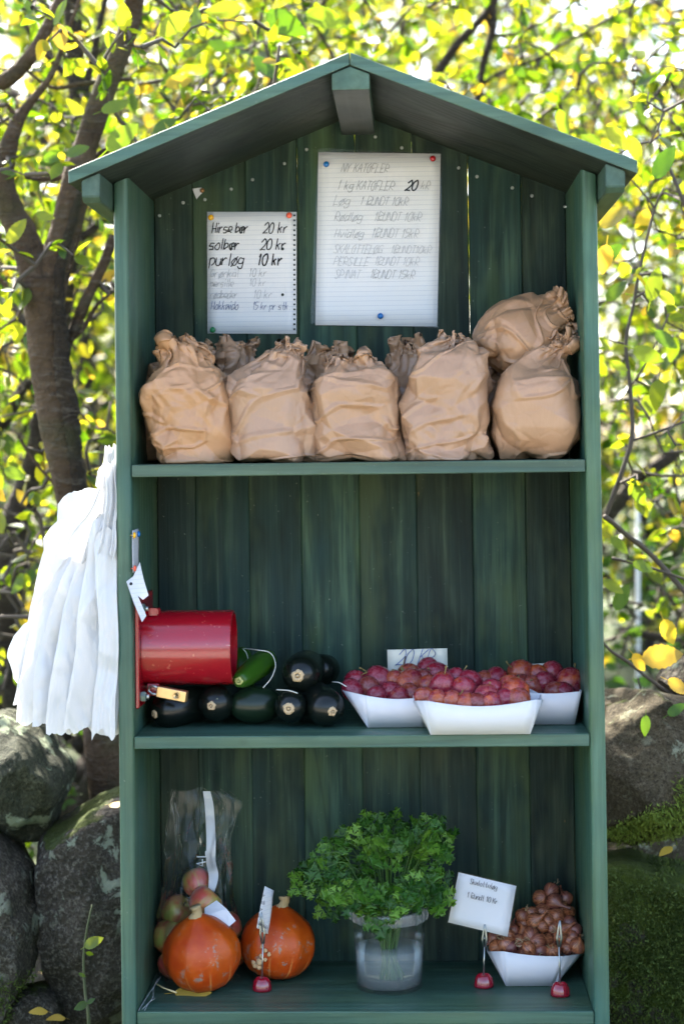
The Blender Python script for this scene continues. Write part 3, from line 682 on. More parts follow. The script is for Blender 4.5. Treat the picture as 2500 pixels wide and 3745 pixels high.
class Tree:
    def __init__(s, name, label, base, seed, leafmat=None, size=(.034, .056), drop=0.):
        s.t = thing(name, label, 'tree', base); s.g = np.random.default_rng(seed); s.nodes = []; s.tv = []; s.tf = []; s.L = []; s.mat = leafmat or M_leaf; s.size = size
    def addnodes(s, Q): s.nodes += [tuple(q) for q in Q]
    def twig(s, Q, r):
        V, F = tube_np(Q, r, 5, False, off=len(s.tv)); s.tv += V; s.tf += F
    def grow(s, lo, hi, n, maxd=.5, r0=.006, leaf_every=.035, dens=None, cut=None, shape=True):
        g = s.g; lo, hi = np.array(lo), np.array(hi); c = (lo+hi)/2; h = (hi-lo)/2; A = []
        while len(A) < n:
            p = c+h*g.uniform(-1, 1, 3)
            if shape and (((p-c)/h)**4).sum() > 1.25: continue
            if dens is not None and g.random() > dens(p): continue
            A.append(p)
        A = np.array(A); N = np.array(s.nodes)
        d0 = np.min(np.linalg.norm(A[:, None]-N[None, ::3], axis=2), axis=1); A = A[np.argsort(d0)]
        buf = np.zeros((len(N)+n*7, 3)); buf[:len(N)] = N; m = len(N)
        for a in A:
            dd = np.linalg.norm(buf[:m]-a, axis=1); i = int(np.argmin(dd)); L = dd[i]
            if L < .03: continue
            b = buf[i]; k = max(3, min(7, int(L/.06)+2)); t = np.linspace(0, 1, k+1)
            perp = g.normal(0, 1, 3)*L*.13; sag = np.array([0, 0, g.uniform(-.02, .16)])*L
            Q = b+(a-b)*t[:, None]+(np.sin(t*math.pi))[:, None]*(perp+sag)+g.normal(0, .010, (k+1, 3))*(t > 0)[:, None]
            r = np.linspace(min(r0*(.65+L*1.8), .010), .0016, k+1); s.twig(Q, r)
            nn = min(k, len(buf)-m); buf[m:m+nn] = Q[1:nn+1]; m += nn
            # leaves
            Ln = max(2, int(L/leaf_every)); ts = np.sort(g.uniform(.15, 1, Ln))
            for tt in list(ts)+[1., 1.]:
                q = b+(a-b)*tt+math.sin(tt*math.pi)*(perp+sag); dr = (a-b)/L*.6+g.normal(0, .7, 3)+np.array([0, 0, -.25])
                nr = g.normal(0, .75, 3)+np.array([0, -.25, .8]); s.L.append((q, dr, nr, g.uniform(*s.size)*g.choice([1, 1, .8, .6])))
    def finish(s, heroes=60, hmin=0., twigs=True):
        if s.tv and twigs: o = mk('twigs', s.tv, s.tf, M_twig, s.t, True); tag(o, kind='stuff')
        P = np.array([l[0] for l in s.L]); D = np.array([l[1] for l in s.L]); N = np.array([l[2] for l in s.L]); S = np.array([l[3] for l in s.L])
        x, y, z = project(P+D*0); vis = (x > -20) & (x < 1588) & (y > -20) & (y < 1700)
        incab = (x > 240) & (x < 1400) & (y > 470)
        roof = (y > 150+abs(x-800)*.42) & (x > 150) & (x < 1460) & (y > 150)
        vis &= ~(incab | (roof & (P[:, 1] > -.1)))
        score = np.where(vis, S/z, 0); idx = np.argsort(-score)[:heroes] if heroes else np.array([], int); idx = [i for i in idx if score[i] > 0]
        keep = np.ones(len(P), bool); keep[idx] = False
        for k, i in enumerate(idx): near_leaf(s.t, P[i], D[i], N[i], S[i], k)
        leaves_mesh('crown', P[keep], D[keep], N[keep], S[keep], s.mat, s.t)
def near_leaf(t, P, D, N, S, k, mat=None, variant=None):
    X, Yv, Z = frames(np.array([D], float), np.array([N], float))
    M = Matrix(((X[0][0], Yv[0][0], Z[0][0], P[0]), (X[0][1], Yv[0][1], Z[0][1], P[1]), (X[0][2], Yv[0][2], Z[0][2], P[2]), (0, 0, 0, 1))) @ Matrix.Scale(S*1.12, 4)
    o = bpy.data.objects.new('leaf', LEAFM[(k if variant is None else variant) % 7]); COL.objects.link(o); o.parent = t
    o.matrix_parent_inverse = BASE[t.name].inverted(); o.matrix_basis = M; return o
def hero(t, px, py, tx, ty, Y, wide=1., k=0, face=(0, -1, .3)):
    """a leaf with base and tip at the given view pixels"""
    a = PT(px, py, Y); b = PT(tx, ty, Y-.01*((k % 3)-1)); D = np.array(b-a); L = np.linalg.norm(D)
    g = random.Random(k*7+int(px)); N = np.array(face)+np.array([g.uniform(-.35, .35), 0, g.uniform(-.3, .3)])
    return near_leaf(t, np.array(a), D, N, L/1.12, k)

# --- forked plum tree left of the cabinet
T1 = Tree('plum_tree', 'forked plum tree with banded bark beside the left eave of the cabinet', tuple(PT(262, 2300, .78)), 5)
_, Q, r = limb('trunk', [(275, 2300, 114), (262, 1950, 98), (245, 1750, 88), (200, 1400, 86), (166, 1130, 80), (150, 1050, 79), (126, 950, 80), (110, 850, 82), (100, 770, 86), (96, 700, 91), (100, 640, 98)], .78, M_bark, T1.t, 26, 9, .03, 2); T1.addnodes(Q[40:])
for q in ([(92, 690, 73), (74, 610, 72), (50, 540, 66), (22, 480, 61), (8, 420, 54), (20, 340, 40), (44, 276, 29), (72, 232, 19), (112, 178, 14), (146, 108, 12), (190, -10, 8)],
          [(108, 690, 73), (128, 590, 68), (150, 520, 70), (172, 440, 72), (195, 340, 59), (232, 232, 52), (268, 140, 49), (298, 55, 47), (318, -50, 44)]):
    _, Q, r = limb('limb', q, .78, M_bark, T1.t, 20, 8, .03, 3+len(q)); T1.addnodes(Q)
# the cracked strip of dead wood down the right side of the trunk
_, Q, r = limb('dead_wood', [(182, 1140, 34), (172, 1050, 40), (160, 960, 40), (148, 860, 40), (138, 770, 36), (134, 700, 30), (140, 620, 26), (158, 540, 24), (178, 470, 20), (186, 420, 8)], .755, M_heart, T1.t, 12, 8, .22, 9)
for q in ([(0, 195, 40), (40, 168, 38), (85, 115, 34), (118, 50, 30), (146, -20, 26)],
          [(45, 275, 16), (30, 250, 12), (22, 240, 8)],
          [(150, 800, 22), (190, 710, 26), (228, 630, 24), (262, 540, 22)], [(112, 820, 8), (60, 720, 9), (0, 640, 10)],
          [(140, 760, 10), (150, 690, 8), (170, 590, 7), (186, 520, 5)], [(300, 180, 9), (190, 190, 12), (120, 200, 8), (60, 160, 6)],
          [(330, 330, 10), (240, 345, 14), (180, 395, 16), (110, 410, 12), (60, 408, 8)], [(150, 790, 14), (190, 755, 11), (225, 700, 9), (262, 670, 6)],
          [(40, 1000, 8), (80, 1060, 7), (140, 1130, 6)]):
    _, Q, r = limb('branch', q, .80, M_bark, T1.t, 9, 6, .05, int(q[0][0])); T1.addnodes(Q)
T1.grow((-1.15, .55, 1.45), (-.12, 1.5, 2.4), 230, leaf_every=.03)
T1.grow((-1.0, .8, .75), (-.42, 1.4, 1.5), 80, leaf_every=.06)
# --- leaning dark trunk behind it
T2 = Tree('plum_tree', 'leaning dark-barked plum tree at the far left, behind the carrier bags', tuple(PT(-5, 1900, 1.35)), 6)
_, Q, r = limb('trunk', [(-20, 2150, 110), (-8, 1750, 95), (0, 1480, 84), (15, 1320, 76), (45, 1180, 62), (75, 1060, 46), (92, 940, 30), (130, 820, 26), (160, 640, 26), (190, 440, 34), (184, 280, 42), (172, 120, 42), (164, -40, 40)], 1.35, M_bark2, T2.t, 18, 7, .04, 12); T2.addnodes(Q[20:])
for q in ([(188, 300, 18), (200, 190, 16), (225, 90, 15), (250, -20, 14)], [(95, 930, 12), (60, 880, 24), (20, 960, 30), (-40, 1040, 30)], [(165, 560, 20), (240, 500, 18), (330, 420, 14), (430, 330, 10)],
          [(180, 200, 16), (120, 140, 14), (60, 60, 12), (30, -30, 10)]):
    _, Q, r = limb('branch', q, 1.35, M_bark2, T2.t, 9, 6, .05, int(q[0][0])); T2.addnodes(Q)
T2.grow((-1.5, 1.1, .9), (-.1, 2.5, 2.75), 620, leaf_every=.024)
T2.grow((-1.2, 1.1, .3), (-.5, 2.0, 1.0), 90, leaf_every=.04)
# --- tree right behind the cabinet
T3 = Tree('plum_tree', 'plum tree behind the cabinet with bare limbs rising over the right roof slope', tuple(PT(960, 2000, 1.7)), 8)
_, Q, r = limb('trunk', [(960, 2200, 90), (965, 1700, 80), (955, 1100, 64), (940, 700, 52), (960, 400, 40), (985, 190, 24)], 1.7, M_bark2, T3.t, 14, 7, .04, 22); T3.addnodes(Q[22:])
for q in ([(985, 200, 24), (1040, 112, 21), (1110, 30, 18), (1150, -30, 14)], [(955, 560, 26), (1040, 380, 24), (1092, 230, 21), (1104, 150, 17), (1126, 60, 18), (1120, -30, 14)],
          [(1085, 205, 9), (1150, 166, 9), (1240, 132, 8), (1290, 100, 7), (1400, 42, 5)], [(1110, 30, 12), (1140, 80, 8), (1230, 60, 7), (1340, -10, 6)],
          [(955, 900, 34), (1100, 1150, 34), (1300, 1260, 36), (1400, 1168, 35), (1450, 1105, 34), (1520, 1058, 31), (1600, 1000, 28)],
          [(950, 620, 16), (820, 300, 12), (760, 130, 10), (700, 20, 8), (690, -40, 6)], [(820, 300, 12), (640, 200, 10), (560, 100, 8), (480, 40, 6)]):
    _, Q, r = limb('limb', q, 1.7 if q[0][0] > 700 else 1.6, M_bark2, T3.t, 10, 6, .05, int(q[1][0])); T3.addnodes(Q)
T3.grow((-.55, 1.0, 1.75), (1.15, 2.5, 2.75), 520, leaf_every=.024)
T3.grow((.45, 1.2, .75), (1.35, 2.4, 1.9), 300, leaf_every=.027)
# --- near twiggy branches right of the cabinet
T4 = Tree('plum_tree', 'plum tree reaching in from the right edge with sharp leafy twigs beside the cabinet', tuple(PT(1760, 2000, 1.0)), 9)
_, Q, r = limb('trunk', [(1760, 2300, 110), (1770, 1800, 100), (1755, 1300, 90), (1740, 800, 70), (1720, 300, 50), (1700, -60, 40)], 1.0, M_bark, T4.t, 14, 7, .04, 32)
for q in ([(1745, 1500, 20), (1600, 1390, 14), (1480, 1260, 12), (1385, 1185, 12, -.2)], [(1385, 1190, 11), (1422, 1086, 12), (1446, 1000, 11), (1442, 900, 10), (1430, 790, 9), (1446, 700, 8), (1466, 600, 7), (1500, 480, 6), (1520, 432, 4)],
          [(1446, 1010, 7), (1520, 985, 6), (1590, 960, 6)], [(1750, 1700, 14), (1568, 1610, 9), (1490, 1560, 8), (1440, 1520, 8), (1400, 1495, 7), (1375, 1470, 6)],
          [(1440, 900, 5), (1490, 820, 5), (1530, 720, 4)], [(1500, 480, 5), (1450, 420, 4), (1410, 380, 3)], [(1400, 1280, 8), (1480, 1300, 6), (1568, 1330, 6)], [(1745, 900, 20), (1640, 640, 12), (1560, 450, 9), (1500, 330, 6), (1400, 360, 4)],
          [(1465, 1555, 5), (1480, 1620, 4), (1478, 1640, 3)], [(1390, 780, 4), (1430, 790, 5)]):
    _, Q, r = limb('branch', q, .72, M_twig, T4.t, 7, 6, .05, int(q[1][0])); T4.addnodes(Q)
T4.grow((.5, .55, .85), (1.0, 1.05, 2.0), 120, maxd=.3, r0=.004, leaf_every=.045)
T1.finish(60); T2.finish(40); T3.finish(45); T4.finish(60)
# leaves that can be made out one by one in the photograph
for k, q in enumerate([(362, 80, 440, 28, .6), (245, 345, 318, 280, .45), (352, 305, 400, 266, .6), (232, 255, 300, 232, .6), (100, 368, 152, 348, .6), (150, 355, 205, 335, .6), (82, 490, 126, 502, .62), (580, 130, 645, 180, .7), (610, 30, 700, 75, .7), (380, 195, 442, 180, .9), (555, 20, 470, 25, .7),
          (10, 1075, 60, 1098, .6), (225, 1085, 262, 1120, .7), (-30, 1110, 14, 1150, .6), (700, 30, 790, 50, .8), (420, 130, 480, 100, .9)]):
    hero(T1.t, *q[:4], q[4], k=6 if k in (9, 13) else k % 6)
for k, q in enumerate([(1380, 600, 1425, 560, .55), (1375, 520, 1440, 470, .7), (1390, 560, 1380, 630, .5), (1440, 310, 1470, 375, .5), (1390, 290, 1440, 345, .6), (1500, 410, 1545, 330, .55), (1450, 800, 1520, 830, .6), (1390, 690, 1435, 640, .6), (1470, 1510, 1568, 1500, .5), (1450, 1500, 1480, 1540, .52), (1530, 1560, 1580, 1590, .5), (1480, 1640, 1478, 1690, .5), (1530, 1640, 1570, 1615, .5),
          (1400, 830, 1440, 850, .6), (1510, 870, 1500, 940, .55), (1490, 690, 1510, 610, .6), (1545, 700, 1500, 660, .6), (1380, 1330, 1430, 1360, .7), (1410, 1400, 1440, 1340, .7), (1450, 1290, 1500, 1310, .6), (1520, 1420, 1545, 1480, .55), (1280, 250, 1300, 320, .8), (1380, 330, 1330, 310, .9), (1400, 1230, 1440, 1270, .7), (1500, 760, 1550, 800, .6)]):
    hero(T4.t, *q[:4], q[4], k=6 if k in (1, 2, 8, 9, 10, 20) else k % 6)
# --- trees further back
def back_tree(label, x, y, h, spread, n, seed, zlo, size, heroes=0, every=.05, mat=None):
    T = Tree('leafy_tree', label, (x, y, .1), seed, mat, size); g = np.random.default_rng(seed)
    Q = cr([(x, y, .1), (x+g.uniform(-.1, .1), y, h*.4), (x+g.uniform(-.2, .2), y, h)], 10); V, F = tube_np(Q, np.linspace(.07, .012, len(Q)), 10); mk('trunk', V, F, M_bark2, T.t, True); T.addnodes(Q[6:])
    for j in range(9):
        a = g.uniform(0, 6.28); z0 = h*g.uniform(.25, .8); L = spread*g.uniform(.5, .95)
        B = cr([(x, y, z0), (x+math.cos(a)*L*.5, y+math.sin(a)*L*.5, z0+L*.35), (x+math.cos(a)*L, y+math.sin(a)*L, z0+L*.5)], 7)
        V, F = tube_np(B, np.linspace(.028, .006, len(B)), 7); mk('limb', V, F, M_bark2, T.t, True); T.addnodes(B)
    T.grow((x-spread, y-spread*.8, zlo), (x+spread, y+spread*.8, h+.3), n, r0=.007, leaf_every=every); T.finish(heroes); return T
back_tree('yellow-green tree filling the gap left of the roof', -1.15, 3.6, 2.9, 1.1, 760, 51, .3, (.05, .085), 0, .036)
back_tree('yellow-green tree behind the roof ridge', .05, 4.2, 3.0, 1.1, 560, 52, .9, (.05, .085), 0, .036)
back_tree('airy tree seen between the twigs right of the cabinet', 1.25, 3.8, 2.6, 1.0, 560, 53, .35, (.05, .085), 0, .036)
back_tree('low dark shrub behind the right-hand stones', 1.15, 5.2, 1.05, .95, 330, 54, .1, (.05, .08), 0, .035, M_dleaf)
back_tree('low dark shrub behind the left-hand stones', -1.6, 5.0, .8, 1.1, 260, 55, .1, (.05, .08), 0, .04, M_dleaf)
back_tree('lime-green tree further back on the left, seen through the plum twigs', -1.9, 6.6, 3.6, 1.3, 420, 61, .4, (.06, .09), 0, .045)
back_tree('lime-green tree further back on the right, under the bright sky', 1.7, 7.0, 3.0, 1.3, 380, 62, .3, (.06, .09), 0, .045)
back_tree('low dark shrub close behind the tall granite stone', -.78, 1.75, .62, .42, 300, 63, .05, (.03, .05), 0, .03, M_dleaf)
back_tree('low dark shrub close behind the right-hand stones', 1.0, 1.95, .72, .5, 240, 64, .05, (.03, .05), 0, .035, M_dleaf)
back_tree('dense yellow-green tree behind the forked plum tree', -1.25, 5.2, 3.7, 1.0, 900, 65, .3, (.06, .095), 0, .04)
back_tree('dense yellow-green tree over the left roof slope', -.35, 5.8, 3.9, 1.0, 700, 66, 1.4, (.06, .095), 0, .042)
back_tree('dense yellow-green tree over the right roof slope', .75, 6.2, 3.7, .9, 480, 67, 1.6, (.06, .095), 0, .046)
back_tree('distant grey-green tree at the upper right', 3.4, 12.5, 5.2, 1.9, 700, 56, 1.0, (.10, .16), 0, .06, M_dleaf)
back_tree('distant tree high above the roof ridge', .3, 13.5, 5.6, 1.7, 520, 57, 2.4, (.10, .16), 0, .07)
back_tree('distant tree in the upper left corner', -3.6, 12., 5.6, 2.1, 900, 58, .8, (.10, .16), 0, .06)
back_tree('distant dark tree low behind the carrier bags', -2.6, 9.5, 3.2, 1.4, 600, 59, .3, (.08, .13), 0, .06, M_dleaf)
back_tree('distant tree left of the roof ridge', -1.5, 14.5, 6.2, 1.7, 640, 60, 2.0, (.10, .16), 0, .06)
# white post in the garden beyond, and a white garden wall
p0, p1 = PT(1458, 1585, 2.6), PT(1461, 1120, 2.6)
post = thing('white_post', 'thin white post standing behind the right-hand stones', 'post', (p0.x, 2.6, .1))
tube('shaft', [(p0.x, 2.6, 0), (p1.x, 2.6, p1.z)], 10*MPP(2.6)/2, M_post, post, 10); tube('cap', [(p1.x, 2.6, p1.z), (p1.x, 2.6, p1.z+.008)], 13*MPP(2.6)/2, M_post, post, 10)

# ================================================================ paper bags on the top shelf
BAGG = 'brown paper bags on the top shelf'
def paper_bag(label, rows, Yc, dep, seed, zmin, neck=.62, amp=1., ntheta=250, nh=180, pinch=None, lean=0., dents=()):
    """rows: (cx, cy, hx, hy) in view pixels from the foot to the mouth: ring centre and half-width vector"""
    R = np.array(rows, float); t = np.linspace(0, 1, len(R)); 
    C = cr(R, 10); tt = np.linspace(0, 1, len(C)); ts = np.linspace(0, 1, nh); C = np.column_stack([np.interp(ts, tt, C[:, k]) for k in range(4)])
    th = np.linspace(0, 2*math.pi, ntheta, endpoint=False); g = np.random.default_rng(seed); mpp = MPP(Yc)
    V = np.zeros((nh, ntheta, 3)); hw = np.hypot(C[:, 2], C[:, 3]); hmax = hw.max()
    nf = g.integers(7, 10); phs = g.uniform(0, 6.28); phs2 = g.uniform(0, 6.28)
    for i, s in enumerate(ts):
        c = PT(C[i, 0], C[i, 1], Yc); e = PT(C[i, 0]+C[i, 2], C[i, 1]+C[i, 3], Yc); ex = np.array(e-c)
        q = np.clip((s-neck)/(1-neck), 0, 1)                       # 0 body .. 1 mouth
        dd = dep*min(1., hw[i]/hmax*(1.05-.25*q))*(1 if s > .06 else .72+.28*s/.06)
        e_ = .78+.22*q                                            # squarish foot, rounder neck
        ct, st = np.cos(th), np.sin(th); x = np.sign(ct)*np.abs(ct)**e_; y = np.sign(st)*np.abs(st)**e_
        pl = 1+q*(.22*np.sin(nf*th+phs+2*s)+.12*np.sin((nf*2+1)*th+phs2))+q*q*.10*np.sin((nf*3+2)*th+phs)   # gathers at the neck
        V[i] = np.array(c)+(x*pl)[:, None]*ex+np.stack([np.zeros(ntheta), y*pl*dd+lean*s, np.zeros(ntheta)], 1)
        if s > .93: V[i, :, 2] += (s-.93)/.07*(g.uniform(-1, 1)*.001+.007*np.sin(3*th+phs)+.006*np.sin(nf*th+phs2))
    P = V.reshape(-1, 3)
    # normals of the smooth bag
    du = np.roll(V, -1, 1)-np.roll(V, 1, 1); dv = np.gradient(V, axis=0); N = np.cross(du, dv).reshape(-1, 3); N /= np.linalg.norm(N, axis=1)[:, None]+1e-9
    cen = V.mean(1, keepdims=True); sg = np.sign(np.sum(N.reshape(V.shape)*(V-cen), axis=2).mean()); N *= sg
    # folds: flat facets of several sizes in the unrolled paper, the pattern warped so that no lattice shows
    arc = (np.tile(th, nh)-math.pi*1.5)*.075; sv = np.repeat(ts, ntheta); Lh = np.linalg.norm(np.diff(V.mean(1), axis=0), axis=1).sum(); U = np.column_stack([arc, sv*Lh, np.zeros(nh*ntheta)])+seed*1.37
    q = np.clip((sv-neck)/(1-neck), 0, 1); wx, wy = fbm(U, 9, 1, seed), fbm(U, 9, 1, seed+5)
    def lev(cell, sd, asp=1., rot=0., wa=.5):
        c_, s_ = math.cos(rot), math.sin(rot); X = U[:, 0]+wx*cell*wa; Z = U[:, 1]+wy*cell*wa; return crease(np.column_stack([(c_*X-s_*Z)/asp, (s_*X+c_*Z)*asp]), cell, sd)
    big = lev(.052, seed, 1.2, .25, .45); mid = lev(.027, seed+1, 1.3, -.5, .45); sml = lev(.0125, seed+3, 1.2, .6, .4); tin = lev(.0065, seed+4)
    n1 = lev(.046, seed+6, 1.7, -.15, .5); rdg = np.maximum(0, 1-np.abs(n1)*4.5)                 # a few long pinch folds
    busy = np.clip(fbm(U, 11, 2, seed+12)*1.6+.35+.7*q, 0, 1.3)                                    # calm and crumpled areas
    d = big*.0125+mid*.0075*busy+sml*.0030*busy*(.6+1.2*q)+tin*.0006*q+rdg*.0034*(1-.5*q)
    d = d-d.mean()
    P = P+N*(amp*d)[:, None]
    if zmin is not None:
        low = P[:, 2] < zmin+.001; P[low, 2] = zmin+.001+(P[low, 2]-zmin-.001)*.02
        P[:, 2] = np.maximum(P[:, 2], zmin+.0006)
    i = np.arange((nh-1)*ntheta).reshape(nh-1, ntheta); F = np.stack([i, np.roll(i, -1, 1), np.roll(i, -1, 1)+ntheta, i+ntheta], -1).reshape(-1, 4)
    nb = len(P); P = np.vstack([P, P[:ntheta].mean(0)[None]]); k = np.arange(ntheta)
    F = np.vstack([F, np.stack([np.roll(k, -1), k, np.full(ntheta, nb), np.full(ntheta, nb)], 1)])
    base = np.array([P[:, 0].mean(), P[:, 1].mean(), P[:, 2].min()])
    me = bpy.data.meshes.new('paper_bag'); me.from_pydata([tuple(p) for p in P-base], [], [tuple(dict.fromkeys(f)) for f in F.tolist()]); me.shade_smooth(); me.materials.append(M_kraft)
    o = lk('paper_bag', me); o.location = base; tag(o, label, 'paper bag', BAGG)
    if sg < 0: me.flip_normals()
    return o
def up(rows): return [((a+b)/2, y, (b-a)/2, 0) for y, a, b in rows]
paper_bag('leftmost of the five front paper bags, its twisted top leaning left', up([(1066, 375, 520), (1052, 356, 528), (1020, 346, 530), (985, 332, 532), (940, 322, 530), (900, 320, 522), (872, 342, 508), (845, 366, 492), (820, 372, 480), (798, 374, 458), (780, 376, 424)]), .078, .058, 101, Z1, .66)
paper_bag('second front paper bag from the left, its top peaking on the right', up([(1060, 545, 716), (1045, 530, 722), (1010, 522, 722), (970, 514, 722), (925, 510, 720), (895, 512, 714), (872, 532, 706), (850, 572, 700), (825, 612, 695), (802, 636, 692), (790, 645, 684)]), .078, .058, 205, Z1, .68)
paper_bag('third front paper bag from the left, low and squat with a closed top', up([(1058, 732, 924), (1042, 722, 932), (1010, 718, 932), (970, 710, 926), (925, 706, 914), (892, 704, 906), (866, 714, 900), (846, 730, 886), (832, 745, 868), (826, 762, 850)]), .080, .060, 307, Z1, .74)
paper_bag('fourth front paper bag from the left, tall and round with a folded top', up([(1057, 948, 1110), (1042, 936, 1116), (1010, 928, 1118), (970, 918, 1118), (925, 915, 1120), (885, 920, 1123), (850, 934, 1118), (822, 950, 1106), (802, 966, 1090), (786, 1004, 1074), (776, 1022, 1060)]), .080, .060, 411, Z1, .72)
paper_bag('rightmost front paper bag, under the bag lying on top, its neck twisted to the right', up([(1054, 1172, 1272), (1040, 1150, 1295), (1010, 1130, 1316), (970, 1118, 1328), (928, 1115, 1332), (888, 1126, 1330), (856, 1150, 1320), (832, 1190, 1302), (815, 1226, 1292), (800, 1254, 1296), (786, 1270, 1314), (770, 1276, 1318)]), .082, .062, 512, Z1, .68)
ax = np.array([205, -100.]); ax /= np.hypot(*ax); nv = np.array([-ax[1], ax[0]])
paper_bag('paper bag lying tilted on top of the two right-hand bags', [(1122+ax[0]*s, 806+ax[1]*s, nv[0]*h, nv[1]*h) for s, h in ((-12, 34), (2, 54), (30, 74), (68, 84), (105, 80), (135, 68), (158, 54), (176, 44), (192, 44), (206, 50))], .140, .062, 615, None, .66)
for k, (lab, rows) in enumerate((('paper bag in the back row, mostly hidden behind the leftmost front bag', [(1050, 340, 480), (1000, 325, 490), (900, 318, 488), (860, 330, 480), (835, 352, 470), (815, 380, 478), (798, 430, 484)]),
                  ('crumpled top of a back-row paper bag between the first and second front bags', [(1050, 470, 610), (1000, 462, 618), (920, 470, 615), (880, 492, 600), (850, 502, 588), (815, 504, 582), (786, 503, 576)]),
                  ('crumpled top of a back-row paper bag between the second and third front bags', [(1050, 675, 820), (1000, 668, 826), (920, 672, 820), (880, 690, 806), (850, 700, 798), (820, 704, 794), (797, 722, 790)]),
                  ('crumpled top of a back-row paper bag between the third and fourth front bags', [(1050, 865, 1010), (1000, 858, 1016), (920, 864, 1010), (880, 884, 996), (850, 894, 984), (815, 896, 980), (784, 912, 962)]),
                  ('paper bag in the shadow of the back row behind the rightmost bags', [(1050, 1075, 1220), (1000, 1068, 1226), (920, 1074, 1220), (880, 1094, 1206), (850, 1104, 1194), (832, 1116, 1180)]))):
    paper_bag(lab, up(rows), .205, .055, 700+k*37, Z1, .55, 1.2, 110, 80)

# ================================================================ handwriting strokes
GL_ = {  # strokes on a grid: x 0-4, y 0-9 (baseline 2, x-height 6, capitals 9, descender 0)
 'A': '022942 1535', 'B': '0209296736150532431202', 'D': '02092947443202', 'E': '490909020242 0535', 'F': '490902 0535', 'G': '4829071403234345 4525', 'H': '0902 4942 0545', 'I': '1912', 'K': '0902 4905 1642', 'L': '09020242', 'N': '02094249', 'O': '29070412323747 3929', 'P': '0209294746350505', 'R': '020929474635054 2'.replace(' ', ''), 'S': '48290817254432120 3'.replace(' ', ''), 'T': '0949 2922', 'U': '0903123243 49'.replace(' ', ''), 'V': '092249', 'Y': '092649 2622', 'Ø': '29070412324437 4929 0149'.replace('4929', '2929'),
 'a': '4635060402133542 4642'.replace('4635', '4616'), 'b': '0902 0416364423 1202'.replace('23 1202', '23120 3'.replace(' ', '')), 'd': '4616040212334 4 4942'.replace('4 4', '44').replace(' 49', ' 49'), 'e': '04444616040313 2342'.replace(' ', ''), 'g': '4616040313 3344 4641301001'.replace('13 3344', '133344'), 'h': '0902 04263642'.replace('04263642', '0426464 2'.replace(' ', '')), 'i': '1612 1819', 'k': '0902 3604 1532', 'l': '1912', 'n': '0602 04264642', 'o': '2604031232443626', 'p': '0600 0516364422 0403'.replace('0403', '03'), 'r': '0602 042636', 's': '4616050434 3212 02'.replace(' ', '').replace('021202', '0212'), 't': '2923 3242 0646'.replace('2923 3242', '29233242'), 'u': '06031232 4642'.replace('1232 46', '123244 46'), 'v': '062246', 'y': '0622 4610', 'æ': '160403122426 24444626221232'.replace('160403', '1605040312').replace('0312122', '03122'), 'ø': '2604031232443626 0147', 'å': '4616040313334 4 4642 2829'.replace('4 4', '44'),
 '0': '2907041232444739 29'.replace(' ', ''), '1': '071912', '2': '07293946020242', '5': '4909063645331202', '.': '2222', ',': '2220', 'm': '0602 041622 263642'.replace('041622', '0416262 2'.replace(' ', '')), ' ': ''}
def strokes(ch):
    out = []
    for s in GL_.get(ch, '').split():
        p = [(int(s[i]), int(s[i+1])) for i in range(0, len(s)-1, 2)]
        if len(p) == 1: p = p*2
        if len(p) >= 2: out.append(p)
    return out
def write(name, text, org, ux, uy, h, wd, mat, parent, seed=1, slant=.18, squeeze=.62, jit=.25, off=None, serif=False):
    """pen strokes as thin ribbons; org: start of the baseline; h: capital height (m)"""
    g = random.Random(seed); V = []; F = []; x = 0.; u = h/7; ux = Vector(ux).normalized(); uy = Vector(uy).normalized(); nrm = ux.cross(uy).normalized()
    if nrm.y > 0 and abs(nrm.y) > .5: nrm = -nrm
    for ch in text:
        adv = {'1': 3.4, 'i': 3., 'l': 3., ' ': 3.6, '.': 2.5, 'I': 2.4}.get(ch, 5.2)
        for p in strokes(ch):
            q = [((a+g.uniform(-jit, jit)), (b-2+g.uniform(-jit, jit))) for a, b in p]
            q = cr(q, 4) if not serif or len(q) > 2 else np.array(q, float)
            pts = [Vector(org)+ux*((x+a)*u*squeeze+b*u*slant)+uy*(b*u)+nrm*.0003 for a, b in q]
            for i in range(len(pts)-1):
                d = pts[i+1]-pts[i]
                if d.length < 1e-6: d = ux*.0005
                s = d.normalized().cross(nrm)*wd/2*(1 if not serif else (.55+.9*abs(d.normalized().dot(uy)))); e = d.normalized()*wd*.3; b0 = len(V)
                V += [pts[i]-s-e, pts[i]+s-e, pts[i+1]+s+e, pts[i+1]-s+e]; F.append((b0, b0+1, b0+2, b0+3))
        x += adv
    return mk(name, V, F, mat, parent) if V else None
def sheet(name, quad, mat, parent=None, n=10, wob=.0015, seed=1, thick=.0003):
    """quad: TL TR BR BL"""
    a, b, c, d = [Vector(q) for q in quad]; V = []; F = []; nr = (b-a).cross(d-a).normalized(); nr = nr if nr.y < 0 else -nr
    for j in range(n+1):
        for i in range(n+1):
            u, v = i/n, j/n; p = a.lerp(b, u).lerp(d.lerp(c, u), v); V.append(p+nr*(wob*(.5+.5*math.sin(3*u*(1+seed % 3)+v*4+seed)+.5*math.sin(7*v+seed*2)*u)))
    for j in range(n):
        for i in range(n): k = j*(n+1)+i; F.append((k, k+1, k+n+2, k+n+1))
    o = mk(name, V, F, mat, parent, True)
    if thick > .00015: m = o.modifiers.new('thickness', 'SOLIDIFY'); m.thickness = thick
    return o
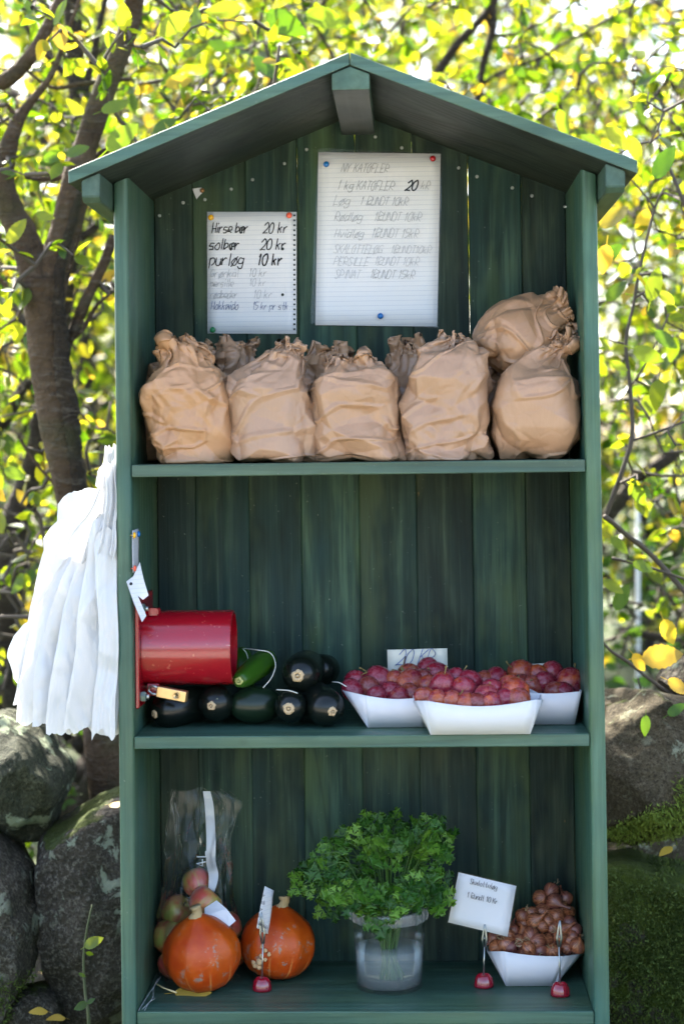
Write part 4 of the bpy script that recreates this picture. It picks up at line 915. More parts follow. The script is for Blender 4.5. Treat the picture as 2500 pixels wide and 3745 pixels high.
def pin(px, py, Y, col, label, r=.0052, mat=None, n=None):
    c = PT(px, py, Y) if n is None else n
    V, F = lathe_np([(.0006, .004), (.0006, 0), (r*.92, -.0002), (r, -.0012), (r*.93, -.0026), (r*.6, -.0040), (.00001, -.0044)], 16)
    V = [(x, z, y) for x, y, z in V]; o = mk('pushpin', V, F, mat or M_pin[col], None, True); o.location = c; tag(o, label, 'pushpin', 'pushpins'); return o
YB = D_IN-.0012
# ruled spiral-pad sheet
ls = thing('price_list', 'ruled spiral-pad sheet with handwritten prices in black, left of the sleeved list', 'price list', tuple(PT(576, 765, YB)))
q = [PT(475, 486, YB), PT(680, 486, YB), PT(680, 766, YB), PT(476, 765, YB)]; sheet('paper', q, M_ruled, ls, 8, .001, 2)
ux = PT(680, 486, YB)-PT(475, 486, YB); uy = PT(475, 486, YB)-PT(476, 765, YB); YW = YB-.0022
def hw(parent, px, py, text, hpx, wd, mat, seed, **kw): return write('writing', text, PT(px, py, YW), ux, uy, hpx*MPP(YB), wd, mat, parent, seed, **kw)
for px, py, tx, hp, wd, mt, sd in ((486, 534, 'Hirse bær', 23, .0016, M_ink, 1), (604, 534, '20 kr', 23, .0016, M_ink, 2), (480, 572, 'solbær', 24, .0017, M_ink, 3), (598, 572, '20 kr', 24, .0017, M_ink, 4), (480, 608, 'purløg', 27, .0017, M_ink, 5), (592, 608, '10 kr', 25, .0022, M_ink, 6),
                                   (482, 636, 'Grønkål', 19, .0006, M_ink2, 7), (572, 634, '10 kr', 18, .0007, M_ink3, 8), (482, 658, 'persille', 18, .0006, M_ink2, 9), (572, 656, '10 kr', 17, .0006, M_ink2, 10), (482, 684, 'rødbeder', 18, .0006, M_ink2, 11), (582, 684, '10 kr', 19, .0006, M_ink2, 12), (484, 710, 'Hokkaido', 19, .0008, M_inkb, 13), (580, 710, '15 kr pr stk.', 17, .0007, M_inkb, 14)):
    hw(ls, px, py, tx, hp, wd, mt, sd, squeeze=.72 if len(tx) < 8 else .60)
V = []; F = []
for k in range(24):                                       # punched spiral holes down the right margin
    c = PT(675, 494+k*11.35, YB-.0018); b0 = len(V); V += [c+Vector((-.0017, 0, -.0015)), c+Vector((.0017, 0, -.0015)), c+Vector((.0017, 0, .0015)), c+Vector((-.0017, 0, .0015))]; F.append((b0, b0+1, b0+2, b0+3))
for j, (px, py) in enumerate(((648, 676), (648, 571))):
    b0 = len(V); c = PT(px, py, YB-.0020); V += [c+Vector((.0026*math.cos(a*.785), 0, .0026*math.sin(a*.785))) for a in range(8)]; F.append(tuple(range(b0, b0+8)))
mk('punched_holes', V, F, M_dark2 if 'M_dark2' in globals() else plain('hole_shadow', (.015, .03, .026), .8), ls)
pin(484, 499, YB-.0015, 'yellow', 'yellow pushpin at the upper left corner of the ruled price list'); pin(663, 494, YB-.0015, 'orange', 'orange-red pushpin at the upper right corner of the ruled price list'); pin(488, 757, YB-.0015, 'green', 'green pushpin at the lower left corner of the ruled price list')
# sleeved A4 list
sv = thing('price_list', 'ruled A4 price list with faint handwriting in a clear plastic sleeve under the gable', 'price list', tuple(PT(865, 748, YB)))
Yp = YB-.0015
q = [PT(730, 349, Yp), PT(1010, 353, Yp), PT(1002, 749, Yp), PT(723, 746, Yp)]; sheet('paper', q, M_ruled_dim, sv, 10, .0012, 4)
ux = PT(1010, 353, Yp)-PT(730, 349, Yp); uy = PT(730, 349, Yp)-PT(723, 746, Yp); YW = Yp-.0024
for px, py, tx, hp, wd, mt, sd in ((782, 394, 'NY KATOFLER', 19, .0008, M_ink3, 21), (774, 434, '1 kg KATOFLER', 20, .0008, M_ink3, 22), (930, 436, '20', 22, .0024, M_ink, 23), (964, 434, 'kR', 18, .0008, M_ink3, 24), (764, 470, 'Løg', 22, .0007, M_ink2, 25), (826, 470, '1 BUNDT 10kR', 19, .0008, M_ink2, 26),
                                   (766, 506, 'Rødløg', 20, .0007, M_ink2, 27), (858, 506, '1BUNDT 10kR', 20, .0007, M_ink2, 28), (766, 544, 'Hvidløg', 19, .0007, M_ink2, 29), (852, 544, '1BUNDT 15kR', 20, .0007, M_ink2, 30), (764, 580, 'SKALOTTELØG', 19, .0006, M_ink2, 31), (896, 580, '1BUNDT10kR', 17, .0006, M_ink2, 32), (764, 608, 'PERSILLE', 19, .0006, M_ink2, 33), (858, 608, '1BUNDT 10kR', 19, .0006, M_ink2, 34), (766, 638, 'SPINAT', 19, .0006, M_ink2, 35), (848, 638, '1BUNDT 15kR', 19, .0007, M_ink3, 36)):
    hw(sv, px, py, tx, hp, wd, mt, sd, squeeze=.78 if len(tx) < 11 else .72, slant=.32)
q = [PT(729, 340, Yp-.003), PT(1015, 349, Yp-.003), PT(1004, 753, Yp-.003), PT(712, 742, Yp-.003)]; sheet('sleeve', q, M_sleeve, sv, 16, .003, 3, .0001)
pin(748, 377, Yp-.005, 'blue', 'blue pushpin at the upper left corner of the sleeved price list'); pin(992, 364, Yp-.005, 'red', 'red pushpin at the upper right corner of the sleeved price list'); pin(872, 725, Yp-.005, 'blue', 'blue pushpin at the foot of the sleeved price list')
# torn scrap and brass pin
c = PT(452, 443, YB); mk('paper_scrap', [PT(441, 433, YB), PT(462, 430, YB-.004), PT(468, 438, YB-.002), PT(455, 452, YB-.003), PT(451, 457, YB-.001)], [(0, 1, 2, 3, 4)], M_card); tag(bpy.data.objects['paper_scrap'], 'torn white paper corner left on a pin under the left roof slope', 'paper scrap')
pin(464, 437, YB-.002, None, 'brass pin holding the torn paper corner', .0042, M_brasspin); pin(707, 806, YB, None, 'brass pin in the back wall above the paper bags', .0042, M_brasspin)

# ================================================================ notes and cash tube on the left wall
xw = -WI+.0015
nt = thing('wall_note', 'grey squared paper note pinned flat to the left inner wall', 'note', tuple(PX(309, 1260, xw)))
sheet('paper', [PX(303, 1217, xw), PX(317.5, 1212, xw), PX(318, 1304, xw), PX(304, 1314, xw)], M_grid, nt, 5, .0006, 3)
for px, py, col, lab in ((306, 1228, 'yellow', 'yellow pushpin on the squared note at the left wall'), (316, 1225, 'blue', 'blue pushpin on the squared note at the left wall'), (307, 1304, 'orange', 'orange pushpin at the foot of the squared wall note'), (317.5, 1300, 'black', 'black pushpin holding the folded ruled slip at the left wall')):
    o = pin(0, 0, 0, col, lab, .0050, n=PX(px, py, xw+.001)); o.rotation_euler = (0, 0, math.radians(90))
fn = thing('folded_slip', 'white ruled paper slip folded lengthwise, hanging over the red tube', 'note', tuple(PT(320, 1425, .06)))
A = [PT(291, 1333, .02), PT(307, 1320, .05), PT(324, 1378, .055), PT(339, 1410, .04), PT(327, 1425, .02), PT(312, 1380, .02)]
mk('paper', [PT(290, 1334, -.012), PT(306, 1322, .004), PT(316, 1366, .006), PT(336, 1412, .002), PT(326, 1427, -.008), PT(308, 1385, -.010), PT(316, 1300, .012), PT(321, 1289, .02), PT(330, 1330, .018), PT(341, 1366, .012), PT(328, 1376, .008)],
   [(0, 1, 2, 5), (5, 2, 3, 4), (1, 6, 8, 2), (6, 7, 8), (2, 8, 9, 10)], M_note, fn, True)
pin(301, 1339, -.014, 'black', 'small black pin at the left corner of the folded slip', .0026)
def rounded_tube_x(name, x0, x1, yc, zc, r, ri, mat, parent, n=48):
    prof = [(x0, r), (x1-.0015, r), (x1-.0004, r-.0008), (x1, r-.002), (x1, ri), (x0, ri)]; V = []; F = []
    for x, q in prof: V += [(x, yc+q*math.cos(2*math.pi*k/n), zc+q*math.sin(2*math.pi*k/n)) for k in range(n)]
    for i in range(len(prof)-1):
        for k in range(n): a = i*n+k; b = i*n+(k+1) % n; F.append((a, b, b+n, a+n))
    o = mk(name, V, F, mat, parent, True); o.data.set_sharp_from_angle(angle=math.radians(45)); return o
YT = .095; ct = PT(430, 1485, YT); rt = 85.5*MPP(YT-.03); zt = ct.z; x0 = -WI+.007; x1 = PT(534, 1485, YT-.02).x
tb = thing('cash_tube', 'red painted steel cash tube bolted sideways to the left wall of the middle shelf', 'cash box', (-WI, YT, zt))
bm = bmesh.new(); bbox(bm, -WI+.0005, -WI+.0065, YT-.078, YT+.085, zt-.087, zt+.087, .0015); bmo('flange_plate', bm, M_red, tb)
rounded_tube_x('tube', x0, x1, YT, zt, rt, rt-.004, M_red, tb)
V, F = lathe_np([(rt-.0041, 0), (.0001, 0)], 40); mk('inner_wall', [(x1-.03, YT+x, zt+y) for x, y, z in V], F, M_redin, tb)
def hexbolt(name, c, r, h, axis, mat, parent, rot=.3):
    bm = bmesh.new(); P = []
    for z in (0, h): P.append([bm.verts.new((r*math.cos(rot+k*math.pi/3), r*math.sin(rot+k*math.pi/3), z)) for k in range(6)])
    for k in range(6): bm.faces.new((P[0][k], P[0][(k+1) % 6], P[1][(k+1) % 6], P[1][k]))
    bm.faces.new(P[1]); bm.faces.new(P[0][::-1]); bmesh.ops.bevel(bm, geom=list(bm.edges), offset=r*.12, segments=2, affect='EDGES')
    M = Matrix.Translation(c) @ (Vector((0, 0, 1)).rotation_difference(Vector(axis)).to_matrix().to_4x4()); bm.transform(M); return bmo(name, bm, mat, parent)
cb = PT(350, 1400, YT-.02); hexbolt('bolt_head', Vector((cb.x, YT-.02, zt+math.sqrt(rt*rt-.0004)-.0015)), .0135, .0115, (0, 0, 1), M_red, tb)
for py, yy in ((1598, -.062), (1396, -.062), (1575, .066)):
    c = PT(315, py, YT+yy); b = hexbolt('flange_nut', Vector((-WI+.0066, YT+yy, c.z)), .0085, .0085, (1, 0, 0), M_greensteel, tb)
    tube('bolt_end', [(-WI+.015, YT+yy, c.z), (-WI+.020, YT+yy, c.z)], .0042, M_steel, b, 10)
cl = PT(352, 1575, YT-.03); bm = bmesh.new(); bbox(bm, cl.x-.010, cl.x+.010, YT-.034, YT-.022, zt-rt-.014, zt-rt*.9, .002, 2); bmo('locking_lug', bm, M_red, tb)
pc = PT(396, 1592, YT-.052); sx = 36*MPP(YT-.045)
pl = thing('padlock', 'small brass padlock hanging under the red cash tube', 'padlock', tuple(pc))
Mr = Matrix.Translation(pc) @ Euler((0, math.radians(9), math.radians(-14))).to_matrix().to_4x4()
bm = bmesh.new(); bbox(bm, -.0255, .0245, -.006, .006, -.0088, .0088, .0014, 2); bm.transform(Mr); bmo('body', bm, M_brass, pl)
V, F = lathe_np([(.0056, 0), (.0056, -.0012), (.0044, -.0016), (.0042, -.0008), (.0001, -.0008)], 20); kc = mk('key_cylinder', [Mr @ Vector((x+.009, z-.0062, y)) for x, y, z in V], F, M_brass, pl, True)
mk('keyhole', [Mr @ Vector(p) for p in ((.008, -.0074, -.0026), (.010, -.0074, -.0026), (.010, -.0074, .0026), (.008, -.0074, .0026))], [(0, 1, 2, 3)], M_dark, kc)
tube('shackle', [Mr @ Vector(p) for p in ((-.024, 0, .005), (-.034, 0, .007), (-.041, .001, .004), (-.041, .001, -.003), (-.034, 0, -.006), (-.024, 0, -.005))], .0022, M_steel, pl, 8)

# ================================================================ marrows and zucchini
def fruit(name, label, cat, A, B, R, mat, scar=None, scarmat=None, group=None, sides=40, seed=1, ribs=0, e0=.5, e1=.5, f0=.35, f1=.35, end0=0.):
    """spindle from A to B; f0,f1: share of the length that rounds off at each end; end0: blunt radius at A"""
    A, B = Vector(A), Vector(B); L = (B-A).length; d = (B-A)/L; n = 26; g = random.Random(seed)
    t = (1-np.cos(np.linspace(0, math.pi, n)))/2; r = np.ones(n)
    k = t < f0; r[k] = end0+(1-end0)*np.maximum(1-(1-t[k]/f0)**2, 0)**e0
    k = t > 1-f1; r[k] = np.maximum(1-(1-(1-t[k])/f1)**2, 0)**e1
    P = np.array([tuple(A+d*(L*x)) for x in t]); V, F = tube_np(P, np.maximum(r*R, .0004), sides, True); V = np.array(V)
    cen = np.repeat(P, sides, axis=0); V = V+(V-cen)*(fbm(V+seed, 18, 2, seed)*.035)[:, None]
    if ribs: q = np.tile(np.arange(sides), n); V = V+(V-cen)*(.025*np.cos(2*math.pi*ribs*q/sides))[:, None]
    base = Vector((P[:, 0].mean(), P[:, 1].mean(), V[:, 2].min()))
    o = thing(name, label, cat, tuple(base), group); mk('skin', V, F, mat, o, True)
    if scar:
        dd = -d; c = A+dd*.0002; a = dd.orthogonal().normalized(); b = dd.cross(a); VV = [c+dd*.0030]; FF = []; m = 20
        for s, h in ((.35, .0018), (.7, .0026), (1., .0006), (1.08, -.004)):
            VV += [c+dd*(h+.0006*g.uniform(-1, 1))+(a*math.cos(2*math.pi*k/m)+b*math.sin(2*math.pi*k/m))*scar*s*.92*(1+.05*math.cos(5*2*math.pi*k/m)+.13*g.uniform(-1, 1)) for k in range(m)]
        FF += [(0, 1+k, 1+(k+1) % m) for k in range(m)]
        for j in range(3): FF += [(1+j*m+k, 1+j*m+(k+1) % m, 1+(j+1)*m+(k+1) % m, 1+(j+1)*m+k) for k in range(m)]
        mk('stem_scar', VV, FF, scarmat or M_scar, o, True)
    return o
MG = 'dark marrows on the middle shelf'
def marrow_at(label, px, py, rpx, Yf, sx, sy, length, mat, scarpx=10, seed=1, rest=True):
    """round end facing out: its centre, its radius and its stem scar in view pixels"""
    R = rpx*MPP(Yf+.03); ox, oz = (sx-px)/rpx*.8, -(sy-py)/rpx*.8; n = Vector((ox, -math.sqrt(max(.15, 1-ox*ox-oz*oz)), oz)).normalized()
    c = PT(px, py, Yf+R)
    if rest and c.z-R < Z2+.001: c.z = Z2+R*1.03+.0012
    A = c+n*R*.98; d = -n; d.z *= .25; d.normalize()
    return fruit('marrow', label, 'marrow', A, c+d*(length-R), R, mat, scarpx*MPP(Yf), None, group=MG, seed=seed, f0=min(.48, R/length*1.05), f1=.45)
marrow_at('dark marrow under the red tube and padlock, at the left end of the row', 388, 1622, 44, .07, 350, 1640, .16, M_marrow, 10, 1)
marrow_at('dark marrow under the end of the red tube, second from the left wall', 496, 1610, 42, .07, 487, 1614, .17, M_marrow, 11, 2)
c0, c1 = PT(526, 1610, .10), PT(648, 1612, .13); rm = 43*MPP(.1)
for p_ in (c0, c1): p_.z = Z2+rm*1.04+.001
fruit('marrow', 'dark green oval marrow lying crosswise under the green zucchini', 'marrow', c0, c1, rm, M_marrowg, 10*MPP(.1), None, group=MG, seed=3, f0=.5, f1=.5)
marrow_at('smaller dark marrow with a tan stem scar, below the topmost marrow', 667, 1621, 38, .055, 664, 1620, .16, M_marrow, 14, 4)
marrow_at('dark marrow with white scuffs next to the plum tray', 748, 1615, 43, .05, 768, 1630, .17, M_marrow, 11, 5)
marrow_at('topmost dark marrow resting on the two below it, pale scar facing out', 690, 1546, 45, .085, 684, 1544, .155, M_marrow, 15, 6, False)
marrow_at('dark marrow half hidden behind the topmost one', 733, 1540, 36, .17, 722, 1530, .09, M_marrow, 6, 7, False)
fruit('zucchini', 'green zucchini with a white string loop, leaning up behind the oval marrow', 'zucchini', PT(548, 1562, .075), PT(622, 1506, .19), .0198, M_zuc, 11*MPP(.08), M_scar2, seed=8, ribs=6, f0=.6, f1=.25, end0=.5)
fruit('zucchini', 'darker zucchini half hidden behind the end of the red tube', 'zucchini', PT(548, 1640, .19), PT(556, 1484, .235), .024, M_zuc, None, seed=9, ribs=6, f0=.3, f1=.4)
def strg(label, pts): o = tube('string', cr([tuple(PT(*p)) for p in pts], 6), .0009, M_string, None, 6); tag(o, label, 'string', 'white strings')
strg('white string looped around the green zucchini', [(556, 1487, .185), (590, 1491, .15), (620, 1498, .15), (632, 1525, .135), (622, 1555, .12), (603, 1578, .11)])
strg('short white string hanging on the half-hidden zucchini', [(556, 1487, .195), (566, 1500, .185), (571, 1526, .18)])
strg('white string lying between the two marrows left of the plums', [(634, 1582, .09), (662, 1584, .075), (682, 1590, .06)])
strg('white string end beside the left plum tray', [(762, 1564, .13), (778, 1566, .11), (794, 1575, .10)])

# ================================================================ card trays
def tray(label, fl, fr, ftl, ftr, otl, otr, depth, z, Yf, dip=10, back=0.0, group='white card trays'):
    """pixels: front bottom corners, front top corners, outermost top corners"""
    bl, br = PZ(*fl, z), PZ(*fr, z); Y0 = (bl.y+br.y)/2 if Yf is None else Yf
    bl, br = PT(fl[0], fl[1], Y0), PT(fr[0], fr[1], Y0); bl.z = br.z = z+.0008
    tl, tr = PT(*ftl, Y0-.012), PT(*ftr, Y0-.012); ym = Y0+depth*.22
    ol, orr = PT(*otl, ym), PT(*otr, ym); H = (tl.z+tr.z)/2-z
    bbl, bbr = Vector((bl.x, Y0+depth, z+.0008)), Vector((br.x, Y0+depth, z+.0008))
    obl, obr = Vector((ol.x, Y0+depth*.8, ol.z)), Vector((orr.x, Y0+depth*.8, orr.z)); tbl, tbr = Vector((tl.x, Y0+depth+.012, tl.z)), Vector((tr.x, Y0+depth+.012, tr.z))
    t = thing('card_tray', label, 'tray', tuple((bl+bbr)/2), group)
    def pane(name, a, b, c, d, dp=0., n=12):       # a,b bottom; c,d top (above b, a)
        V = []; F = []
        for i in range(n+1):
            u = i/n; lo = a.lerp(b, u); hi = d.lerp(c, u); hi = hi+Vector((0, 0, -dp*math.sin(math.pi*u))); mid = lo.lerp(hi, .5)
            V += [lo, mid, hi]
        for i in range(n):
            for k in range(2): F.append((i*3+k, i*3+3+k, i*3+4+k, i*3+1+k))
        o = mk(name, V, F, M_tray, t, True); m = o.modifiers.new('board', 'SOLIDIFY'); m.thickness = .0009; m.offset = 0; return o
    m1 = dip*MPP(Y0)
    pane('front_panel', bl, br, tr, tl, m1); pane('back_panel', bbr, bbl, tbl, tbr, m1)
    pane('corner_panel', bl, bl, tl, ol, 0, 3); pane('corner_panel', br, br, orr, tr, 0, 3); pane('corner_panel', bbl, bbl, obl, tbl, 0, 3); pane('corner_panel', bbr, bbr, tbr, obr, 0, 3)
    pane('side_panel', bbl, bl, ol, obl, m1*.6); pane('side_panel', br, bbr, obr, orr, m1*.6)
    mk('base', [bl, br, bbr, bbl], [(0, 1, 2, 3)], M_tray, t)
    return Y0, t
def c6(x, y): return ((1150+x*.7015)/K, (2250+y*.7015)/K)      # from one enlarged crop of the photograph
YL, _ = tray('white card tray of plums on the left, next to the marrows', c6(278, 594), c6(578, 580), c6(262, 418), c6(560, 428), c6(146, 392), c6(600, 420), .12, Z2, None, 6)
YM, _ = tray('white card tray of plums in the middle, standing in front of the other two', c6(605, 627), c6(1121, 621), c6(582, 446), c6(1150, 440), c6(514, 446), c6(1190, 440), .10, Z2, None, 14)
YR, _ = tray('white card tray of plums on the right, against the right wall', c6(1090, 572), c6(1352, 573), c6(1095, 402), c6(1388, 396), c6(1080, 400), c6(1391, 394), .12, Z2, None, 4)
# ---------------------------------------------------------------- plums
def plum_mesh(seed):
    g = random.Random(seed); n, m = 20, 14; V = []; F = []; el = g.uniform(1.08, 1.22)
    for j in range(m+1):
        p = math.pi*j/m; 
        for k in range(n):
            a = 2*math.pi*k/n; r = math.sin(p); dent = 1-.05*math.exp(-((a-math.pi)/.35)**2); z = math.cos(p)*el-(.14*math.exp(-(p/.25)**2))
            V.append((r*math.cos(a)*dent, r*math.sin(a)*.95*dent, z))
    for j in range(m):
        for k in range(n): a = j*n+k; b = j*n+(k+1) % n; F.append((a, b, b+n, a+n))
    me = bpy.data.meshes.new('plum'); me.from_pydata(V, [], F); me.shade_smooth(); me.materials.append(M_plum); return me
PM = [plum_mesh(k) for k in range(4)]
V, F = tube_np(cr([(0, 0, .9), (.05, .02, 1.3), (.16, .05, 1.62)], 3), [.05, .045, .045, .045, .05, .06, .07], 6); SMESH = bpy.data.meshes.new('stalk'); SMESH.from_pydata([tuple(v) for v in V], [], F); SMESH.shade_smooth(); SMESH.materials.append(M_pst)
ORD = ['leftmost', 'second', 'third', 'fourth', 'fifth', 'sixth', 'seventh', 'eighth', 'ninth', 'tenth', 'eleventh', 'twelfth', 'thirteenth', 'fourteenth']
def rowlabels(xy, nr, kind, where):
    """which one it is: its row, counted from the top, and its place in that row from the left"""
    od = sorted(range(len(xy)), key=lambda i: xy[i][1]); out = [None]*len(xy); n = len(xy); rn = {3: ('top', 'middle', 'bottom'), 4: ('top', 'upper middle', 'lower middle', 'bottom'), 2: ('upper', 'lower')}[nr]
    for r in range(nr):
        row = sorted(od[r*n//nr:(r+1)*n//nr], key=lambda i: xy[i][0])
        for k, i in enumerate(row): out[i] = (f'leftmost {kind} in' if k == 0 else f'rightmost {kind} in' if k == len(row)-1 else f'{ORD[k]} {kind} from the left in')+f' the {rn[r]} row of {where}'
    return out
def plums(lst, Yof, where, grp, seed):
    g = random.Random(seed)
    names = rowlabels([(x, y) for x, y, r in lst], 3, 'plum', where)
    for i, (x, y, r) in enumerate(lst):
        px, py = c6(x, y); Y = Yof(x, y); R = max(r, 50)*.7015/K*MPP(Y); c = PT(px, py, Y)
        o = bpy.data.objects.new('plum', PM[g.randrange(4)]); COL.objects.link(o); o.location = c; o.scale = (R*1.17,)*3; o.rotation_euler = (g.uniform(.2, 1.3), g.uniform(-.9, .9), g.uniform(0, 6.28))
        tag(o, names[i], 'plum', grp)
        if i % 3 == 0:
            s = bpy.data.objects.new('stalk', SMESH); COL.objects.link(s); s.parent = o
# height in the picture says how far back a plum lies
plums([(210, 343, 50), (198, 392, 40), (283, 378, 52), (335, 337, 64), (400, 402, 48), (490, 362, 66), (495, 312, 54), (495, 410, 50), (585, 284, 50), (636, 305, 56), (415, 345, 40), (560, 335, 42), (590, 368, 46), (330, 425, 46), (440, 428, 44)],
      lambda x, y: YL+.042+(425-y)/140*.075, 'the left plum tray', 'plums in the left tray', 1)
plums([(667, 375, 64), (780, 392, 60), (805, 348, 58), (728, 335, 44), (575, 428, 48), (632, 445, 40), (710, 450, 38), (785, 460, 45), (895, 424, 60), (925, 390, 54), (922, 460, 52), (1012, 372, 54), (1040, 408, 70), (1056, 438, 60), (990, 440, 46), (850, 460, 48)],
      lambda x, y: YM+.022+(460-y)/120*.06, 'the middle plum tray', 'plums in the middle tray', 2)
plums([(1078, 306, 64), (1195, 356, 55), (1240, 303, 54), (1328, 352, 66), (1130, 372, 44), (1250, 402, 42), (1170, 318, 40), (945, 337, 58), (888, 348, 44), (1075, 362, 50), (1300, 408, 46)],
      lambda x, y: YR+.045+(405-y)/100*.055, 'the right plum tray', 'plums in the right tray', 3)
# price notes behind the plums
n1 = thing('price_note', 'cream paper note reading 20 KR standing behind the left plums', 'note', tuple(PT(958, 1560, .20)))
Yn = .205; tl, tr, br_, bl_ = PT(*c6(378, 180), Yn), PT(*c6(690, 172), Yn), PT(*c6(696, 330), Yn), PT(*c6(384, 335), Yn); br_.z -= .055; bl_.z -= .055
sheet('paper', [tl, tr, br_, bl_], M_cream, n1, 8, .002, 5); a = PT(*c6(425, 258), Yn-.004); write('writing', '20 KR', a, tr-tl, Vector((0.03, 0, 1)), .024, .0013, M_inkb, n1, 41, slant=.3, squeeze=.75)
n2 = thing('price_note', 'cream paper note mostly hidden behind the right plums', 'note', tuple(PT(1225, 1560, .2)))
sheet('paper', [PT(*c6(1095, 256), Yn), PT(*c6(1210, 248), Yn), PT(*c6(1228, 380), Yn), PT(*c6(985, 385), Yn)], M_cream, n2, 6, .002, 6)
lf = near_leaf(T4.t, np.array(PT(*c6(446, 278), YL+.09)), np.array((1, -.2, .05)), np.array((.1, -.6, .8)), 82*.44*MPP(.1), 2); lf.parent = None; lf.matrix_parent_inverse = Matrix.Identity(4); lf.name = 'dry_leaf'; tag(lf, 'dry olive leaf lying on the plums in front of the cream note', 'leaf')
lf.data = lf.data.copy(); lf.data.materials[0] = plain('dry_leaf', (.17, .13, .04), .8)
tube('leaf_stalk', [PT(*c6(462, 262), YL+.088), PT(*c6(468, 240), YL+.09), PT(*c6(474, 214), YL+.09)], .0016, M_twig, None, 6); o = bpy.data.objects['leaf_stalk']; tag(o, 'dark dry stalk sticking up in front of the cream note', 'stalk')

# ================================================================ white carrier bags hanging on the left side
cbd = thing('carrier_bag_bundle', 'thick bundle of white plastic carrier bags hanging outside the left wall', 'plastic bags', tuple(PT(150, 1680, .06)))
def carrier_layer(name, left, right, ytop, ybot, Y0, seed, pl=.010, nfold=5., nu=70, nv=80, ragged=10, taper=.25):
    g = np.random.default_rng(seed); ph = g.uniform(0, 6.28, 6); V = []
    L = np.array(left, float); Rg = np.array(right, float); uu = np.linspace(0, 1, nu); noise1 = g.normal(0, 1, nu); noise1 = np.convolve(noise1, np.ones(3)/3, 'same')
    for j in range(nv):
        v = j/(nv-1)
        y = ytop+(ybot-ytop)*v
        xl = np.interp(y, L[:, 1], L[:, 0]); xr = np.interp(y, Rg[:, 1], Rg[:, 0])
        for i, u in enumerate(uu):
            x = xl+(xr-xl)*u; a = (taper+(1-taper)*v**.7)
            f = .45*pl*a*(math.sin(2*math.pi*nfold*.5*u+ph[0]+1.2*math.sin(2*v+ph[1]))+.55*math.sin(2*math.pi*nfold*(1.1+.25*v)*u+ph[2]+v*1.9)+(.22*math.sin(2*math.pi*nfold*2.3*u+ph[3]+v*2.5))*v*v)
            yy = y+(v**6)*ragged*(math.sin(2*math.pi*nfold*.7*u+ph[4])+.35*math.sin(2*math.pi*nfold*2.1*u+ph[3])+.25*noise1[i])+(1-v)**8*ragged*.15*noise1[i]
            x += (6*math.sin(5*v+ph[5])+4*math.sin(11*v+ph[4]))*(.2+.8*v)*(1 if 0.02 < u < .98 else .8)
            yy += (1-v)**5*(34*max(0, .25-u)/.25*max(0, .25-u)/.25+5*math.sin(9*u+ph[1]))
            p = PT(x, yy, Y0); V.append((p.x, p.y+f, p.z))
    V = np.array(V); N = np.zeros_like(V); N[:, 1] = 1
    W2 = V[:, [0, 2]]+seed; W2 = W2+np.column_stack([fbm(V, 9, 2, seed), fbm(V, 9, 2, seed+3)])*.018
    V = V+N*(crease(W2*np.array([1., .30]), .045, seed)*.010+crease(W2*np.array([1., .55]), .022, seed+1)*.0028+crease(W2*np.array([1., .8]), .011, seed+2)*.0008)[:, None]
    i = (np.arange(nv-1)[:, None]*nu+np.arange(nu-1)[None]).ravel(); F = np.stack([i, i+1, i+nu+1, i+nu], 1)
    return fastmesh(name, V, F, M_carrier, cbd)
Lo = [(150, 1120), (140, 1170), (104, 1195), (106, 1240), (90, 1310), (70, 1390), (55, 1480), (40, 1560), (28, 1640), (22, 1700)]
Ro = [(268, 1100), (270, 1300), (272, 1500), (272, 1700)]
def sh(a, dx, dy=0): return [(x+dx, y+dy) for x, y in a]
carrier_layer('bag', [(134, 1120), (134, 1180), (120, 1230), (100, 1400), (70, 1560), (60, 1690)], Ro, 1124, 1640, .125, 1, .006, 3)
carrier_layer('bag', sh(Lo, -4), Ro, 1196, 1622, .085, 2, .008, 3)
def fan(dx): return [(236, 1140), (206, 1190), (170+dx*.3, 1240), (128+dx*.6, 1310), (88+dx*.85, 1400), (62+dx, 1480), (45+dx, 1560), (36+dx, 1640), (34+dx, 1700)]
carrier_layer('bag', fan(0), Ro, 1150, 1655, .062, 3, .008, 3.2)
carrier_layer('bag', fan(34), sh(Ro, 0), 1160, 1672, .045, 4, .008, 2.6)
carrier_layer('bag', fan(72), sh(Ro, -1), 1170, 1676, .030, 5, .007, 2.2)
carrier_layer('bag', fan(112), sh(Ro, -3), 1180, 1670, .018, 6, .006, 1.7)
carrier_layer('bag', [(216, 1230), (225, 1400), (222, 1560), (214, 1700)], sh(Ro, -2), 1215, 1684, .006, 7, .006, 1.6, 40)
carrier_layer('bag', [(60, 1380), (30, 1440), (18, 1510), (26, 1560), (40, 1600)], [(120, 1380), (120, 1600)], 1425, 1565, .10, 8, .008, 2., 40, 40, 6)
for k, (lx, rx, yt, yb, Y0) in enumerate((([(236, 1040), (226, 1090), (224, 1130), (200, 1240), (190, 1300)], [(268, 1030), (268, 1300)], 1026, 1290, .045), ([(250, 1015), (232, 1060), (220, 1075), (226, 1100), (232, 1150), (225, 1230)], [(268, 1020), (268, 1240)], 1022, 1235, .03),
                           ([(218, 1070), (228, 1110), (205, 1150), (160, 1220), (140, 1290)], [(266, 1060), (262, 1150), (240, 1300)], 1075, 1285, .018), ([(246, 1060), (240, 1130), (236, 1200), (226, 1260)], [(268, 1060), (268, 1280)], 1060, 1275, .008))):
    carrier_layer('bag_handle', lx, rx, yt, yb, Y0, 20+k, .012, 2.6, 44, 44, 7, .7)
h0 = PX(262, 1110, -WO); tube('hanging_hook', [(-WO+.004, .05, PT(262, 1090, .05).z), (-WO-.012, .05, PT(262, 1090, .05).z), (-WO-.016, .05, PT(262, 1080, .05).z)], .0025, M_steel, cab, 8)

